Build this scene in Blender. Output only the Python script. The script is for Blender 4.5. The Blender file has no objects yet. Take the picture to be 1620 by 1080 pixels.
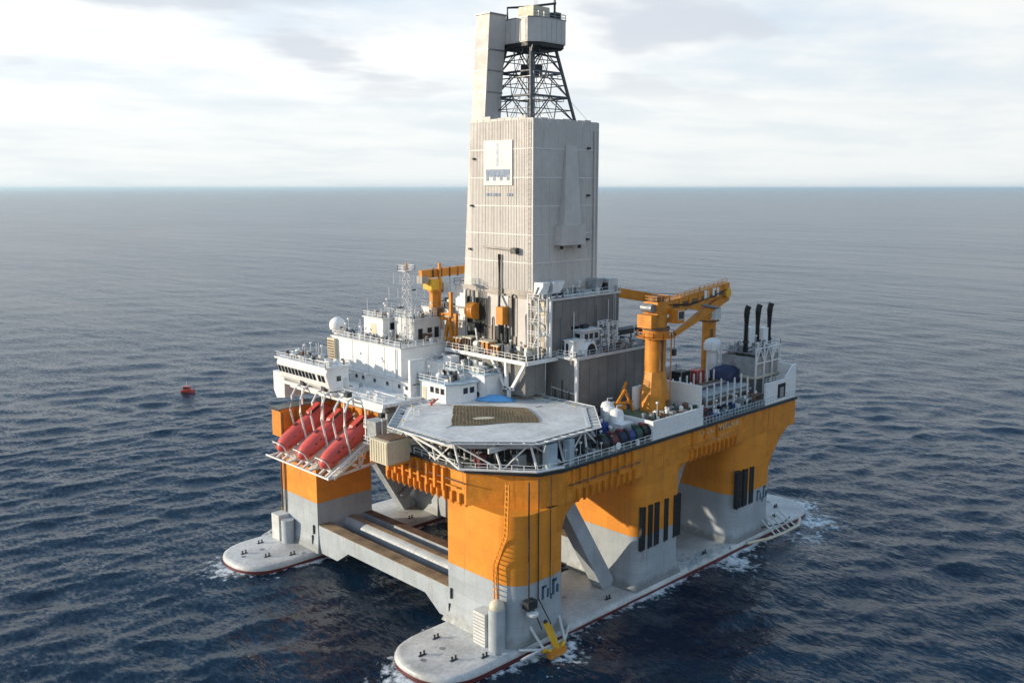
import bpy, bmesh, math, random
import numpy as np
from mathutils import Vector, Matrix, Euler
random.seed(11); np.random.seed(11)
R = math.radians
scene = bpy.context.scene
col = scene.collection

# ------------------------------------------------------------------ camera
# X runs along the pontoons (away to the right), Y across the rig (away to the left), Z = 0 is the sea
CAM_H = 72.0
cam_d = bpy.data.cameras.new('camera'); cam = bpy.data.objects.new('camera', cam_d); col.objects.link(cam)
cam.location = (0, 0, CAM_H)
cam_d.sensor_width = 36.0; cam_d.lens = 36.0 * 1450.0 / 1620.0
cam_d.clip_start = 1.0; cam_d.clip_end = 400000.0
yaw = R(45.7); pitch = math.atan((540 - 298.5) / 1450.0)
F = Vector((math.cos(yaw) * math.cos(pitch), math.sin(yaw) * math.cos(pitch), -math.sin(pitch)))
cam.rotation_euler = F.to_track_quat('-Z', 'Y').to_euler()
scene.camera = cam

# ------------------------------------------------------------------ sky, sun, exposure
SUN_AZ = Vector((-0.74, 0.67))          # horizontal direction towards the sun
SUN_EL = R(12.5)
world = bpy.data.worlds.new('World'); scene.world = world; world.use_nodes = True
nt = world.node_tree; N = nt.nodes; L = nt.links
for n in list(N): N.remove(n)
out = N.new('ShaderNodeOutputWorld'); bg = N.new('ShaderNodeBackground'); bg.inputs['Strength'].default_value = 0.1
sky = N.new('ShaderNodeTexSky'); sky.sky_type = 'NISHITA'; sky.sun_disc = False
sky.sun_elevation = SUN_EL; sky.sun_rotation = math.atan2(SUN_AZ.x, SUN_AZ.y)
sky.air_density = 1.0; sky.dust_density = 2.0; sky.ozone_density = 1.5; sky.altitude = 0
tc = N.new('ShaderNodeTexCoord')
def wmath(op, a, b=None, c=None, clamp=False):
    n = N.new('ShaderNodeMath'); n.operation = op; n.use_clamp = clamp
    for i, s in enumerate((a, b, c)):
        if s is None: continue
        if hasattr(s, 'is_linked'): L.new(s, n.inputs[i])
        else: n.inputs[i].default_value = s
    return n.outputs[0]
sep = N.new('ShaderNodeSeparateXYZ'); L.new(tc.outputs['Generated'], sep.inputs[0])
zc = wmath('ADD', wmath('MAXIMUM', sep.outputs[2], 0.0), 0.10)
px_ = wmath('DIVIDE', sep.outputs[0], zc); py_ = wmath('DIVIDE', sep.outputs[1], zc)
cmb = N.new('ShaderNodeCombineXYZ'); L.new(px_, cmb.inputs[0]); L.new(py_, cmb.inputs[1])
def wnoise(scale, detail, rough, off):
    m = N.new('ShaderNodeMapping'); m.inputs['Location'].default_value = off
    m.inputs['Rotation'].default_value = (0, 0, R(45)); m.inputs['Scale'].default_value = (0.8, 1.0, 1.0)
    L.new(cmb.outputs[0], m.inputs[0])
    n = N.new('ShaderNodeTexNoise'); n.inputs['Scale'].default_value = scale; n.inputs['Detail'].default_value = detail
    n.inputs['Roughness'].default_value = rough; L.new(m.outputs[0], n.inputs['Vector']); return n.outputs[0]
def wrange(v, a, b, c=0.0, d=1.0):
    n = N.new('ShaderNodeMapRange'); n.interpolation_type = 'SMOOTHSTEP'; L.new(v, n.inputs[0])
    n.inputs[1].default_value = a; n.inputs[2].default_value = b; n.inputs[3].default_value = c; n.inputs[4].default_value = d
    return n.outputs[0]
def wmix(f, a, b):
    n = N.new('ShaderNodeMix'); n.data_type = 'RGBA'
    for i, s in ((0, f), (6, a), (7, b)):
        if hasattr(s, 'is_linked'): L.new(s, n.inputs[i])
        else: n.inputs[i].default_value = s
    return n.outputs[2]
BODY_OFF = (14.9, 13.5, 0)
veil = wnoise(0.75, 6, 0.58, (3.1, 7.7, 0))             # thin bright high cloud
body = wnoise(0.85, 5, 0.5, BODY_OFF)            # grey cumulus patches
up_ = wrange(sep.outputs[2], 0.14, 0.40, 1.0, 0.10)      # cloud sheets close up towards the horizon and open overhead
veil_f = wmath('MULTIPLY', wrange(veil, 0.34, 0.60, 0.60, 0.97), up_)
zfade = wrange(sep.outputs[2], 0.05, 0.13, 0.0, 1.0)
body_f = wmath('MULTIPLY', wrange(body, 0.515, 0.60, 0.0, 0.85), zfade)
low_f = wrange(sep.outputs[2], 0.0, 0.16, 1.0, 0.0)      # milky air low over the sea
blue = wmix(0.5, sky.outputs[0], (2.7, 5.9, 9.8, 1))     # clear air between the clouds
sdot = N.new('ShaderNodeVectorMath'); sdot.operation = 'DOT_PRODUCT'; L.new(tc.outputs['Generated'], sdot.inputs[0])
sdot.inputs[1].default_value = (SUN_AZ.x*math.cos(SUN_EL)/SUN_AZ.length, SUN_AZ.y*math.cos(SUN_EL)/SUN_AZ.length, math.sin(SUN_EL))
glow = wmath('MULTIPLY_ADD', sdot.outputs['Value'], 0.17, 1.02)     # thin cloud scatters more light on the sun's side
gl3 = N.new('ShaderNodeCombineColor')
for i_ in range(3): L.new(glow, gl3.inputs[i_])
gm = N.new('ShaderNodeMix'); gm.data_type = 'RGBA'; gm.blend_type = 'MULTIPLY'; gm.inputs[0].default_value = 1.0; gm.inputs[6].default_value = (8.6, 8.65, 8.5, 1); L.new(gl3.outputs[0], gm.inputs[7]); gm.clamp_result = False
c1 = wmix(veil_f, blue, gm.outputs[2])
c2 = wmix(body_f, c1, (5.7, 6.1, 6.7, 1))
c3 = wmix(wmath('MULTIPLY', low_f, 0.75), c2, (7.6, 7.9, 7.8, 1))
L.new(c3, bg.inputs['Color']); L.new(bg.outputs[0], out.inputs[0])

sun_d = bpy.data.lights.new('sun', 'SUN'); sun = bpy.data.objects.new('sun', sun_d); col.objects.link(sun)
sun_d.energy = 4.6; sun_d.angle = R(0.6); sun_d.color = (1.0, 0.86, 0.66)
sd = Vector((SUN_AZ.x, SUN_AZ.y, 0)).normalized() * math.cos(SUN_EL) + Vector((0, 0, math.sin(SUN_EL)))
sun.rotation_euler = sd.to_track_quat('Z', 'Y').to_euler(); sun.location = (60, 180, 200)

vs = scene.view_settings; vs.view_transform = 'Standard'; vs.look = 'None'; vs.exposure = 0.28; vs.gamma = 1.0; vs.use_curve_mapping = False
scene.render.engine = 'CYCLES'

# ------------------------------------------------------------------ materials
M = {}
def mat(name, c, rough=0.5, metal=0.0, var=0.18, scale=0.35, streak=0.0, streak_c=(0.16, 0.10, 0.06), bump=0.0, bscale=3.0, spec=0.4, plates=0.0, foul=None, zsplit=None, lowc=None, fine=0.1):
    m = bpy.data.materials.new(name); m.use_nodes = True; M[name] = m
    t = m.node_tree; n = t.nodes; l = t.links; b = n['Principled BSDF']
    b.inputs['Roughness'].default_value = rough; b.inputs['Metallic'].default_value = metal
    b.inputs['Specular IOR Level'].default_value = spec
    g = n.new('ShaderNodeNewGeometry')
    def mix(f, a, bb, blend='MIX'):
        x = n.new('ShaderNodeMix'); x.data_type = 'RGBA'; x.blend_type = blend
        for i, s in ((0, f), (6, a), (7, bb)):
            if hasattr(s, 'is_linked'): l.new(s, x.inputs[i])
            elif i == 0: x.inputs[0].default_value = s
            else: x.inputs[i].default_value = tuple(s) + ((1,) if len(s) == 3 else ())
        return x.outputs[2]
    def rng(v, a, b_, c_, d_):
        x = n.new('ShaderNodeMapRange'); l.new(v, x.inputs[0])
        for i, q in enumerate((a, b_, c_, d_)): x.inputs[i + 1].default_value = q
        return x.outputs[0]
    def noise(sc, det, vec=None, sv=None):
        x = n.new('ShaderNodeTexNoise'); x.inputs['Scale'].default_value = sc; x.inputs['Detail'].default_value = det
        src = g.outputs['Position']
        if sv:
            mp = n.new('ShaderNodeMapping'); mp.inputs['Scale'].default_value = sv; l.new(src, mp.inputs[0]); src = mp.outputs[0]
        l.new(src, x.inputs['Vector']); return x.outputs[0]
    basec = c
    if zsplit is not None:
        s = n.new('ShaderNodeSeparateXYZ'); l.new(g.outputs['Position'], s.inputs[0])
        wob = noise(0.4, 2)
        ad = n.new('ShaderNodeMath'); ad.operation = 'MULTIPLY_ADD'; l.new(wob, ad.inputs[0]); ad.inputs[1].default_value = 0.12; l.new(s.outputs[2], ad.inputs[2])
        f = rng(ad.outputs[0], zsplit - 0.02, zsplit + 0.05, 0, 1)
        basec = mix(f, lowc, c)
    f1 = rng(noise(scale, 5), 0.3, 0.7, 1 - var, 1 + var * 0.35)
    f2 = rng(noise(scale * 9, 4), 0.3, 0.7, 1 - fine, 1 + fine * 0.4)
    mm = n.new('ShaderNodeMath'); mm.operation = 'MULTIPLY'; l.new(f1, mm.inputs[0]); l.new(f2, mm.inputs[1])
    vc = n.new('ShaderNodeCombineColor')
    for i in range(3): l.new(mm.outputs[0], vc.inputs[i])
    cc = mix(1.0, basec, vc.outputs[0], 'MULTIPLY')
    if streak > 0:
        st = noise(1.0, 4, sv=(1.6, 1.6, 0.10)); blot = noise(0.25, 3)
        sf = n.new('ShaderNodeMath'); sf.operation = 'MULTIPLY'
        l.new(rng(st, 0.55, 0.68, 0, 1), sf.inputs[0]); l.new(rng(blot, 0.40, 0.65, 0, streak), sf.inputs[1])
        cc = mix(sf.outputs[0], cc, streak_c)
    if foul:
        fs_ = n.new('ShaderNodeSeparateXYZ'); l.new(g.outputs['Position'], fs_.inputs[0])
        fw = n.new('ShaderNodeMath'); fw.operation = 'MULTIPLY_ADD'; l.new(noise(0.7, 5), fw.inputs[0]); fw.inputs[1].default_value = -2.4; l.new(fs_.outputs[2], fw.inputs[2])
        cc = mix(rng(fw.outputs[0], foul[0] - 1.6, foul[0] - .5, foul[1], 0), cc, (0.10, 0.105, 0.085))
    if plates > 0:
        sx = n.new('ShaderNodeSeparateXYZ'); l.new(g.outputs['Position'], sx.inputs[0])
        ad2 = n.new('ShaderNodeMath'); ad2.operation = 'ADD'; l.new(sx.outputs[0], ad2.inputs[0]); l.new(sx.outputs[1], ad2.inputs[1])
        cv = n.new('ShaderNodeCombineXYZ'); l.new(ad2.outputs[0], cv.inputs[0]); l.new(sx.outputs[2], cv.inputs[1])
        bt = n.new('ShaderNodeTexBrick'); bt.inputs['Scale'].default_value = 1.0; bt.inputs['Brick Width'].default_value = 5.2; bt.inputs['Row Height'].default_value = 2.3
        bt.inputs['Mortar Size'].default_value = 0.035; bt.inputs['Mortar Smooth'].default_value = 0.6; l.new(cv.outputs[0], bt.inputs['Vector'])
        bt.inputs['Color1'].default_value = (1, 1, 1, 1); bt.inputs['Color2'].default_value = (1 - plates, 1 - plates, 1 - plates, 1); bt.inputs['Mortar'].default_value = (1 - plates*2.2,)*3 + (1,)
        cc = mix(1.0, cc, bt.outputs['Color'], 'MULTIPLY')
    l.new(cc, b.inputs['Base Color'])
    l.new(rng(noise(scale * 4, 4), 0.3, 0.7, max(0.05, rough - 0.12), min(1, rough + 0.15)), b.inputs['Roughness'])
    if bump > 0:
        bp = n.new('ShaderNodeBump'); bp.inputs['Strength'].default_value = bump; bp.inputs['Distance'].default_value = 0.05
        l.new(noise(bscale, 4), bp.inputs['Height']); l.new(bp.outputs[0], b.inputs['Normal'])
    return m
ORANGE = (0.77, 0.282, 0.024); GREY = (0.39, 0.435, 0.47)
mat('orange', ORANGE, 0.5, var=0.25, scale=0.5, fine=0.2, streak=0.65, streak_c=(0.24, 0.06, 0.015), plates=0.1)
mat('orange_bright', (0.64, 0.245, 0.022), 0.5, var=0.25, scale=0.6, streak=0.4, streak_c=(0.26, 0.08, 0.03))
mat('column', ORANGE, 0.5, var=0.12, scale=0.3, fine=0.08, streak=0.42, streak_c=(0.26, 0.15, 0.08), plates=0.12, foul=(2.7, 0.5), zsplit=11.5, lowc=GREY, bump=0.3, bscale=0.6)
mat('pontoon', (0.55, 0.56, 0.55), 0.45, var=0.34, scale=0.16, fine=0.2, zsplit=0.66, lowc=(0.11, 0.013, 0.013), bump=0.3, bscale=1.5)
mat('hull_grey', GREY, 0.5, var=0.2, streak=0.45, streak_c=(0.24, 0.14, 0.08))
mat('brace_top', (0.36, 0.27, 0.17), 0.7, var=0.5, scale=0.3, fine=0.3)
mat('rust_deck', (0.20, 0.12, 0.075), 0.8, var=0.5, scale=0.4, fine=0.35)
mat('white', (0.78, 0.78, 0.77), 0.42, var=0.14, streak=0.32, streak_c=(0.42, 0.34, 0.25))
mat('white_clean', (0.80, 0.80, 0.79), 0.35, var=0.07, streak=0.0)
mat('offwhite', (0.60, 0.61, 0.60), 0.5, var=0.2, streak=0.3, streak_c=(0.3, 0.22, 0.15))
mat('cladding', (0.575, 0.54, 0.505), 0.55, var=0.14, scale=0.12, streak=0.4, streak_c=(0.40, 0.34, 0.29), fine=0.08)
mat('cladding_core', (0.72, 0.70, 0.68), 0.6, var=0.1)
mat('tank_grey', (0.20, 0.195, 0.185), 0.55, var=0.3, scale=0.25, streak=0.5, streak_c=(0.10, 0.085, 0.07))
mat('wall_tan', (0.40, 0.36, 0.32), 0.6, var=0.35, scale=0.3, streak=0.4, streak_c=(0.16, 0.12, 0.1))
mat('steel_dark', (0.035, 0.04, 0.045), 0.5, metal=0.2, var=0.3)
mat('black', (0.010, 0.012, 0.014), 0.55, var=0.3)
mat('rubber', (0.018, 0.018, 0.02), 0.8, var=0.3)
mat('steel', (0.28, 0.29, 0.30), 0.45, metal=0.3, var=0.3)
mat('lattice', (0.075, 0.08, 0.09), 0.5, metal=0.2, var=0.25)
mat('deck_grey', (0.22, 0.235, 0.225), 0.7, var=0.35, scale=0.3, fine=0.3)
mat('deck_green', (0.10, 0.17, 0.10), 0.7, var=0.35, scale=0.4, fine=0.3)
mat('helideck', (0.66, 0.65, 0.63), 0.7, var=0.28, scale=0.16, fine=0.16)
mat('net', (0.21, 0.15, 0.08), 0.9, var=0.45, scale=0.9, fine=0.4, bump=0.8, bscale=6)
mat('red', (0.62, 0.095, 0.075), 0.33, var=0.16, streak=0.15, streak_c=(0.3, 0.1, 0.08))
mat('red_paint', (0.50, 0.05, 0.03), 0.5, var=0.2)
mat('blue', (0.018, 0.055, 0.24), 0.45, var=0.25)
mat('light_blue', (0.13, 0.42, 0.80), 0.55, var=0.25)
mat('navy', (0.015, 0.028, 0.085), 0.6, var=0.35)
mat('green', (0.03, 0.085, 0.06), 0.55, var=0.3)
mat('yellow', (0.75, 0.44, 0.03), 0.5, var=0.25, streak=0.3, streak_c=(0.3, 0.14, 0.03))
mat('maroon', (0.16, 0.03, 0.035), 0.6, var=0.3)
mat('cream', (0.60, 0.54, 0.40), 0.55, var=0.18, streak=0.25, streak_c=(0.36, 0.26, 0.16))
mat('equip_grey', (0.34, 0.36, 0.37), 0.5, var=0.3, scale=0.6)
mat('pale_blue', (0.42, 0.52, 0.58), 0.5, var=0.25, scale=0.4)
mat('emblem_white', (0.60, 0.59, 0.58), 0.45, var=0.05)
mat('emblem_blue', (0.14, 0.20, 0.30), 0.5, var=0.1)
mat('emblem_pale', (0.34, 0.41, 0.50), 0.5, var=0.1)
mat('mark_pale', (0.68, 0.55, 0.34), 0.5, var=0.25)
mat('mark_blue', (0.05, 0.10, 0.17), 0.5, var=0.25)
mat('rope', (0.29, 0.225, 0.14), 0.9, var=0.2)
def glass_mat():
    m = bpy.data.materials.new('window_glass'); m.use_nodes = True; M['glass'] = m
    b = m.node_tree.nodes['Principled BSDF']; b.inputs['Base Color'].default_value = (0.012, 0.016, 0.02, 1)
    b.inputs['Roughness'].default_value = 0.06; b.inputs['Specular IOR Level'].default_value = 0.6
glass_mat()

# ------------------------------------------------------------------ mesh helpers
class MB:
    def __init__(s): s.v = []; s.f = []
    def add(s, vs_, fs):
        o = len(s.v); s.v += [tuple(p) for p in vs_]; s.f += [tuple(i + o for i in f) for f in fs]; return s
    def box(s, x0, x1, y0, y1, z0, z1):
        return s.add([(x0,y0,z0),(x1,y0,z0),(x1,y1,z0),(x0,y1,z0),(x0,y0,z1),(x1,y0,z1),(x1,y1,z1),(x0,y1,z1)],
                     [(3,2,1,0),(4,5,6,7),(0,1,5,4),(1,2,6,5),(2,3,7,6),(3,0,4,7)])
    def prism(s, poly, z0, z1):
        n = len(poly)
        return s.add([(x, y, z0) for x, y in poly] + [(x, y, z1) for x, y in poly],
                     [tuple(range(n - 1, -1, -1)), tuple(range(n, 2 * n))] + [(i, (i + 1) % n, n + (i + 1) % n, n + i) for i in range(n)])
    def prism_y(s, poly, y0, y1):                     # polygon in x,z extruded along y
        n = len(poly)
        return s.add([(x, y0, z) for x, z in poly] + [(x, y1, z) for x, z in poly],
                     [tuple(range(n)), tuple(range(2 * n - 1, n - 1, -1))] + [(i, n + i, n + (i + 1) % n, (i + 1) % n) for i in range(n)])
    def prism_x(s, poly, x0, x1):                     # polygon in y,z extruded along x
        n = len(poly)
        return s.add([(x0, y, z) for y, z in poly] + [(x1, y, z) for y, z in poly],
                     [tuple(range(n - 1, -1, -1)), tuple(range(n, 2 * n))] + [(i, (i + 1) % n, n + (i + 1) % n, n + i) for i in range(n)])
    def loft(s, rings, close=True):
        n = len(rings[0]); o = len(s.v)
        for r in rings: s.v += [tuple(p) for p in r]
        for k in range(len(rings) - 1):
            for i in range(n):
                j = (i + 1) % n
                s.f.append((o + k*n + i, o + k*n + j, o + (k+1)*n + j, o + (k+1)*n + i))
        if close:
            s.f.append(tuple(o + i for i in range(n - 1, -1, -1))); s.f.append(tuple(o + (len(rings)-1)*n + i for i in range(n)))
        return s
    def tube(s, pts, r, n=6, r2=None):
        pts = [Vector(p) for p in pts]; rings = []
        for i, p in enumerate(pts):
            d = (pts[min(i+1, len(pts)-1)] - pts[max(i-1, 0)])
            d = d.normalized() if d.length > 1e-9 else Vector((0,0,1))
            u = d.cross(Vector((0,0,1)))
            if u.length < 1e-3: u = Vector((1,0,0))
            u.normalize(); w = u.cross(d).normalized()
            rr = r if r2 is None else r + (r2 - r) * i / (len(pts) - 1)
            rings.append([p + u * math.cos(2*math.pi*(k+.5)/n) * rr + w * math.sin(2*math.pi*(k+.5)/n) * rr for k in range(n)])
        return s.loft(rings)
    def beam(s, p, q, w, h):                          # box beam: w across (level), h upright
        p = Vector(p); q = Vector(q); d = (q - p).normalized(); u = d.cross(Vector((0,0,1)))
        if u.length < 1e-3: u = Vector((1,0,0))
        u.normalize(); v = u.cross(d).normalized(); u *= w/2; v *= h/2
        return s.loft([[c + u + v, c - u + v, c - u - v, c + u - v] for c in (p, q)])
    def lathe(s, prof, c=(0,0,0), n=16):
        rings = [[(c[0] + r*math.cos(2*math.pi*k/n), c[1] + r*math.sin(2*math.pi*k/n), c[2] + z) for k in range(n)] for r, z in prof]
        return s.loft(rings)
    def ball(s, c, r, n=14, m=9):
        return s.lathe([(max(r*math.sin(math.pi*k/m), 0.002), -r*math.cos(math.pi*k/m)) for k in range(m+1)], c, n)
    def cyl(s, x, y, z0, z1, r, n=12): return s.lathe([(r, z0), (r, z1)], (x, y, 0), n)
    def rail(s, path, h=1.1, step=2.0, closed=False, r=0.045):
        pts = [Vector(p) for p in path]
        if closed: pts.append(pts[0])
        for a, b in zip(pts[:-1], pts[1:]):
            ln = (b - a).length; k = max(1, round(ln / step))
            for hh in (h, h*0.52): s.beam(a + Vector((0,0,hh)), b + Vector((0,0,hh)), r*1.7, r*1.7)
            for i in range(k + 1):
                p = a.lerp(b, i/k); s.beam(p, p + Vector((0,0,h)), r*2, r*2)
        return s
    def ladder(s, path, w, side, r=0.06, step=0.5):
        sv = Vector(side).normalized() * w/2; pts = [Vector(p) for p in path]
        for sg in (-1, 1): s.tube([p + sv*sg for p in pts], r, 4)
        for a, b in zip(pts[:-1], pts[1:]):
            k = max(1, int((b-a).length/step))
            for i in range(k):
                p = a.lerp(b, (i+.5)/k); s.beam(p - sv, p + sv, r*1.2, r*1.2)
        return s
    def mesh(s, name, off=(0,0,0), smooth=None):
        me = bpy.data.meshes.new(name)
        v = np.array(s.v, dtype=float) - np.array(off)
        me.from_pydata([tuple(p) for p in v], [], s.f)
        bm = bmesh.new(); bm.from_mesh(me); bmesh.ops.recalc_face_normals(bm, faces=bm.faces); bm.to_mesh(me); bm.free()
        if smooth is not None:
            me.polygons.foreach_set('use_smooth', [True]*len(me.polygons)); me.set_sharp_from_angle(angle=R(smooth))
        return me
    def build(s, name, m, parent=None, smooth=None, label=None):
        off = (0,0,0)
        p = parent
        while p is not None: off = tuple(Vector(off) + p.location); p = p.parent
        me = s.mesh(name, off, smooth); me.materials.append(M[m])
        o = bpy.data.objects.new(name, me); col.objects.link(o)
        if parent is not None: o.parent = parent
        if label: o['label'] = label
        return o
def tag(o, label, cat, group=None):
    o['label'] = label; o['category'] = cat
    if group: o['group'] = group
    return o
def thing(name, label, cat, loc, group=None):
    o = bpy.data.objects.new(name, None); o.empty_display_size = 0.5; col.objects.link(o); o.location = loc
    return tag(o, label, cat, group)
def part_copy(src, parent, loc, rot=None):
    c = src.copy(); col.objects.link(c); c.parent = parent; c.location = loc
    if rot: c.rotation_euler = rot
    return c
def copy_tree(o, parent=None, loc=None):
    c = o.copy(); col.objects.link(c); c.parent = parent
    if loc is not None: c.location = loc
    for ch in list(o.children): copy_tree(ch, c)
    return c
def one(name, mb, m, label, cat, group=None, smooth=None):       # a thing that is one mesh
    x = np.array(mb.v); base = (float(x[:,0].mean()), float(x[:,1].mean()), float(x[:,2].min()))
    me = mb.mesh(name, base, smooth); me.materials.append(M[m])
    o = bpy.data.objects.new(name, me); col.objects.link(o); o.location = base
    return tag(o, label, cat, group)
def rrect(x0, x1, y0, y1, r, n=6):
    """outline; r = radii at (x0,y0),(x1,y0),(x1,y1),(x0,y1)"""
    pts = []
    for (cx, cy, sx, sy, a0), rr in zip(((x0,y0,1,1,180),(x1,y0,-1,1,270),(x1,y1,-1,-1,0),(x0,y1,1,-1,90)), r):
        if rr <= 0.01: pts.append((cx, cy)); continue
        for k in range(n+1):
            a = R(a0 + 90*k/n); pts.append((cx + sx*rr + rr*math.cos(a), cy + sy*rr + rr*math.sin(a)))
    return pts

# ------------------------------------------------------------------ sea
PX0, PX1, PHW = 77.5, 188.0, 8.0
PYN, PYF = 101.7, 157.2
def pontoon_outline(yc, n=14, inset=0.0):
    pts = []; el = 9.0
    for k in range(2*n + 1):
        a = -math.pi/2 + math.pi*k/(2*n); c = math.cos(a); s_ = math.sin(a)
        pts.append((PX1 - el + (el - inset)*abs(c)**0.75, yc + (PHW - inset)*math.copysign(abs(s_)**0.85, s_)))
    for k in range(2*n + 1):
        a = math.pi/2 + math.pi*k/(2*n); c = math.cos(a); s_ = math.sin(a)
        pts.append((PX0 + el - (el - inset)*abs(c)**0.75, yc + (PHW - inset)*math.copysign(abs(s_)**0.85, s_)))
    return pts
def hull_dist(x, y):
    """rough distance to the nearer pontoon outline in plan (negative inside)"""
    best = None
    for yc in (PYN, PYF):
        cx = (PX0+PX1)/2; hx = (PX1-PX0)/2
        dx = np.abs(x - cx) - (hx - 8.0); dy = np.abs(y - yc) - (PHW - 8.0)
        d = np.sqrt(np.maximum(dx, 0)**2 + np.maximum(dy, 0)**2) + np.minimum(np.maximum(dx, dy), 0) - 8.0
        best = d if best is None else np.minimum(best, d)
    return best
def axis(a, b, h, far, ratio_hi, ratio_lo):
    c = list(np.arange(a, b + h/2, h)); hi = []; x = b; s_ = h
    while x < far: s_ *= ratio_hi; x += s_; hi.append(x)
    lo = []; x = a; s_ = h
    while x > -far: s_ *= ratio_lo; x -= s_; lo.append(x)
    return np.array(lo[::-1] + c + hi)
def make_sea():
    ax = axis(40, 270, 0.7, 120000.0, 1.021, 1.10); ay = axis(40, 270, 0.7, 120000.0, 1.021, 1.10)
    nx, ny = len(ax), len(ay)
    gx, gy = np.meshgrid(ax, ay, indexing='ij')
    hx = np.gradient(ax)[:, None]; hy = np.gradient(ay)[None, :]; hmax = np.maximum(hx, hy)
    rng = np.random.RandomState(5)
    z = np.zeros_like(gx); ox = np.zeros_like(gx); oy = np.zeros_like(gx)
    main = math.radians(70.0)                      # the way the swell runs
    for i in range(96):
        lam = 2.2 * (46/2.2) ** (rng.rand()**1.25)
        th = main + rng.normal(0, 0.55); k = 2*math.pi/lam
        amp = lam/(2*math.pi) * 0.0245 * (1.0 if lam < 9 else (9/lam)**1.0)
        ph = rng.rand()*6.283
        damp = np.clip((lam/hmax - 2.5)/3.0, 0, 1)
        arg = k*(gx*math.cos(th) + gy*math.sin(th)) + ph
        cs = np.cos(arg); sn = np.sin(arg)
        z += amp*cs*damp; ox -= amp*sn*damp*math.cos(th); oy -= amp*sn*damp*math.sin(th)
    d = hull_dist(gx, gy)
    calm = np.clip((d + 2)/22.0, 0, 1)*0.62 + 0.38
    z = np.where(d < -0.5, -0.8 + z*0.1, z*calm); ox *= calm*0.9; oy *= calm*0.9
    foam = np.exp(-np.maximum(d, 0)/2.2)*(0.78 + 0.22*np.sin(gx*.21 + 1.3*np.sin(gy*.17)))
    # more broken water at both bows, along the near side aft and in the wash off the far bow
    for fx, fy, fr, fa in ((79, 101, 7, 0.85), (79, 157, 7, 0.8), (188, 99, 6, 0.85), (182, 91, 7, 0.7), (150, 92, 7, 0.75), (100, 91.5, 6, 0.75), (172, 88, 7, .55)):
        foam = np.maximum(foam, fa*np.exp(-((gx-fx)**2 + (gy-fy)**2)/fr**2))
    me = bpy.data.meshes.new('sea')
    verts = np.stack([gx + ox, gy + oy, z], -1).reshape(-1, 3)
    idx = np.arange(nx*ny).reshape(nx, ny)
    q = np.stack([idx[:-1,:-1], idx[1:,:-1], idx[1:,1:], idx[:-1,1:]], -1).reshape(-1, 4)
    me.vertices.add(len(verts)); me.vertices.foreach_set('co', verts.ravel())
    me.loops.add(q.size); me.loops.foreach_set('vertex_index', q.ravel().astype(np.int32))
    me.polygons.add(len(q)); me.polygons.foreach_set('loop_start', np.arange(0, q.size, 4, dtype=np.int32))
    me.polygons.foreach_set('use_smooth', np.ones(len(q), dtype=bool))
    me.update(calc_edges=True)
    at = me.attributes.new('foam', 'FLOAT', 'POINT'); at.data.foreach_set('value', foam.reshape(-1).astype(np.float32))
    m = bpy.data.materials.new('sea_water'); m.use_nodes = True; t = m.node_tree; n = t.nodes; l = t.links; b = n['Principled BSDF']
    b.inputs['Base Color'].default_value = (0.001, 0.012, 0.030, 1); b.inputs['Roughness'].default_value = 0.22; b.inputs['IOR'].default_value = 1.333; b.inputs['Specular IOR Level'].default_value = 0.41; b.inputs['Specular Tint'].default_value = (0.64, 0.85, 1.0, 1)
    g = n.new('ShaderNodeNewGeometry')
    def noise(sc, det, sv, rough=0.55):
        mp = n.new('ShaderNodeMapping'); mp.inputs['Rotation'].default_value = (0, 0, -main); mp.inputs['Scale'].default_value = sv
        l.new(g.outputs['Position'], mp.inputs[0])
        x = n.new('ShaderNodeTexNoise'); x.inputs['Scale'].default_value = sc; x.inputs['Detail'].default_value = det; x.inputs['Roughness'].default_value = rough
        l.new(mp.outputs[0], x.inputs['Vector']); return x.outputs[0]
    gust = noise(0.006, 4, (1.0, 0.35, 1), 0.6)             # gusts roughen the water in long patches
    gr = n.new('ShaderNodeMapRange'); gr.inputs[1].default_value = 0.3; gr.inputs[2].default_value = 0.7; gr.inputs[3].default_value = 0.55; gr.inputs[4].default_value = 1.35; l.new(gust, gr.inputs[0])
    prev = None
    for sc, det, sv, dist in ((0.022, 3, (1.0, 0.35, 1), 3.2), (0.13, 4, (1.0, 0.42, 1), 0.85), (0.75, 4, (1.0, 0.6, 1), 0.16)):
        bb = n.new('ShaderNodeBump'); bb.inputs['Distance'].default_value = dist; bb.inputs['Strength'].default_value = 1.0
        mm = n.new('ShaderNodeMath'); mm.operation = 'MULTIPLY'; l.new(noise(sc, det, sv, 0.6), mm.inputs[0]); l.new(gr.outputs[0], mm.inputs[1])
        l.new(mm.outputs[0], bb.inputs['Height'])
        if prev: l.new(prev, bb.inputs['Normal'])
        prev = bb.outputs[0]
    # unresolved chop: scatter of facet slopes, so that distant water still mirrors the higher, bluer sky
    mpc = n.new('ShaderNodeMapping'); mpc.inputs['Rotation'].default_value = (0, 0, -main); mpc.inputs['Scale'].default_value = (1.0, 0.62, 1); l.new(g.outputs['Position'], mpc.inputs[0])
    nc = n.new('ShaderNodeTexNoise'); nc.inputs['Scale'].default_value = 1.5; nc.inputs['Detail'].default_value = 3; nc.inputs['Roughness'].default_value = 0.65; l.new(mpc.outputs[0], nc.inputs['Vector'])
    v1 = n.new('ShaderNodeVectorMath'); v1.operation = 'SUBTRACT'; l.new(nc.outputs['Color'], v1.inputs[0]); v1.inputs[1].default_value = (.5, .5, .5)
    v2 = n.new('ShaderNodeVectorMath'); v2.operation = 'MULTIPLY'; l.new(v1.outputs[0], v2.inputs[0]); v2.inputs[1].default_value = (0.62, 0.62, 0.0)
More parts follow.
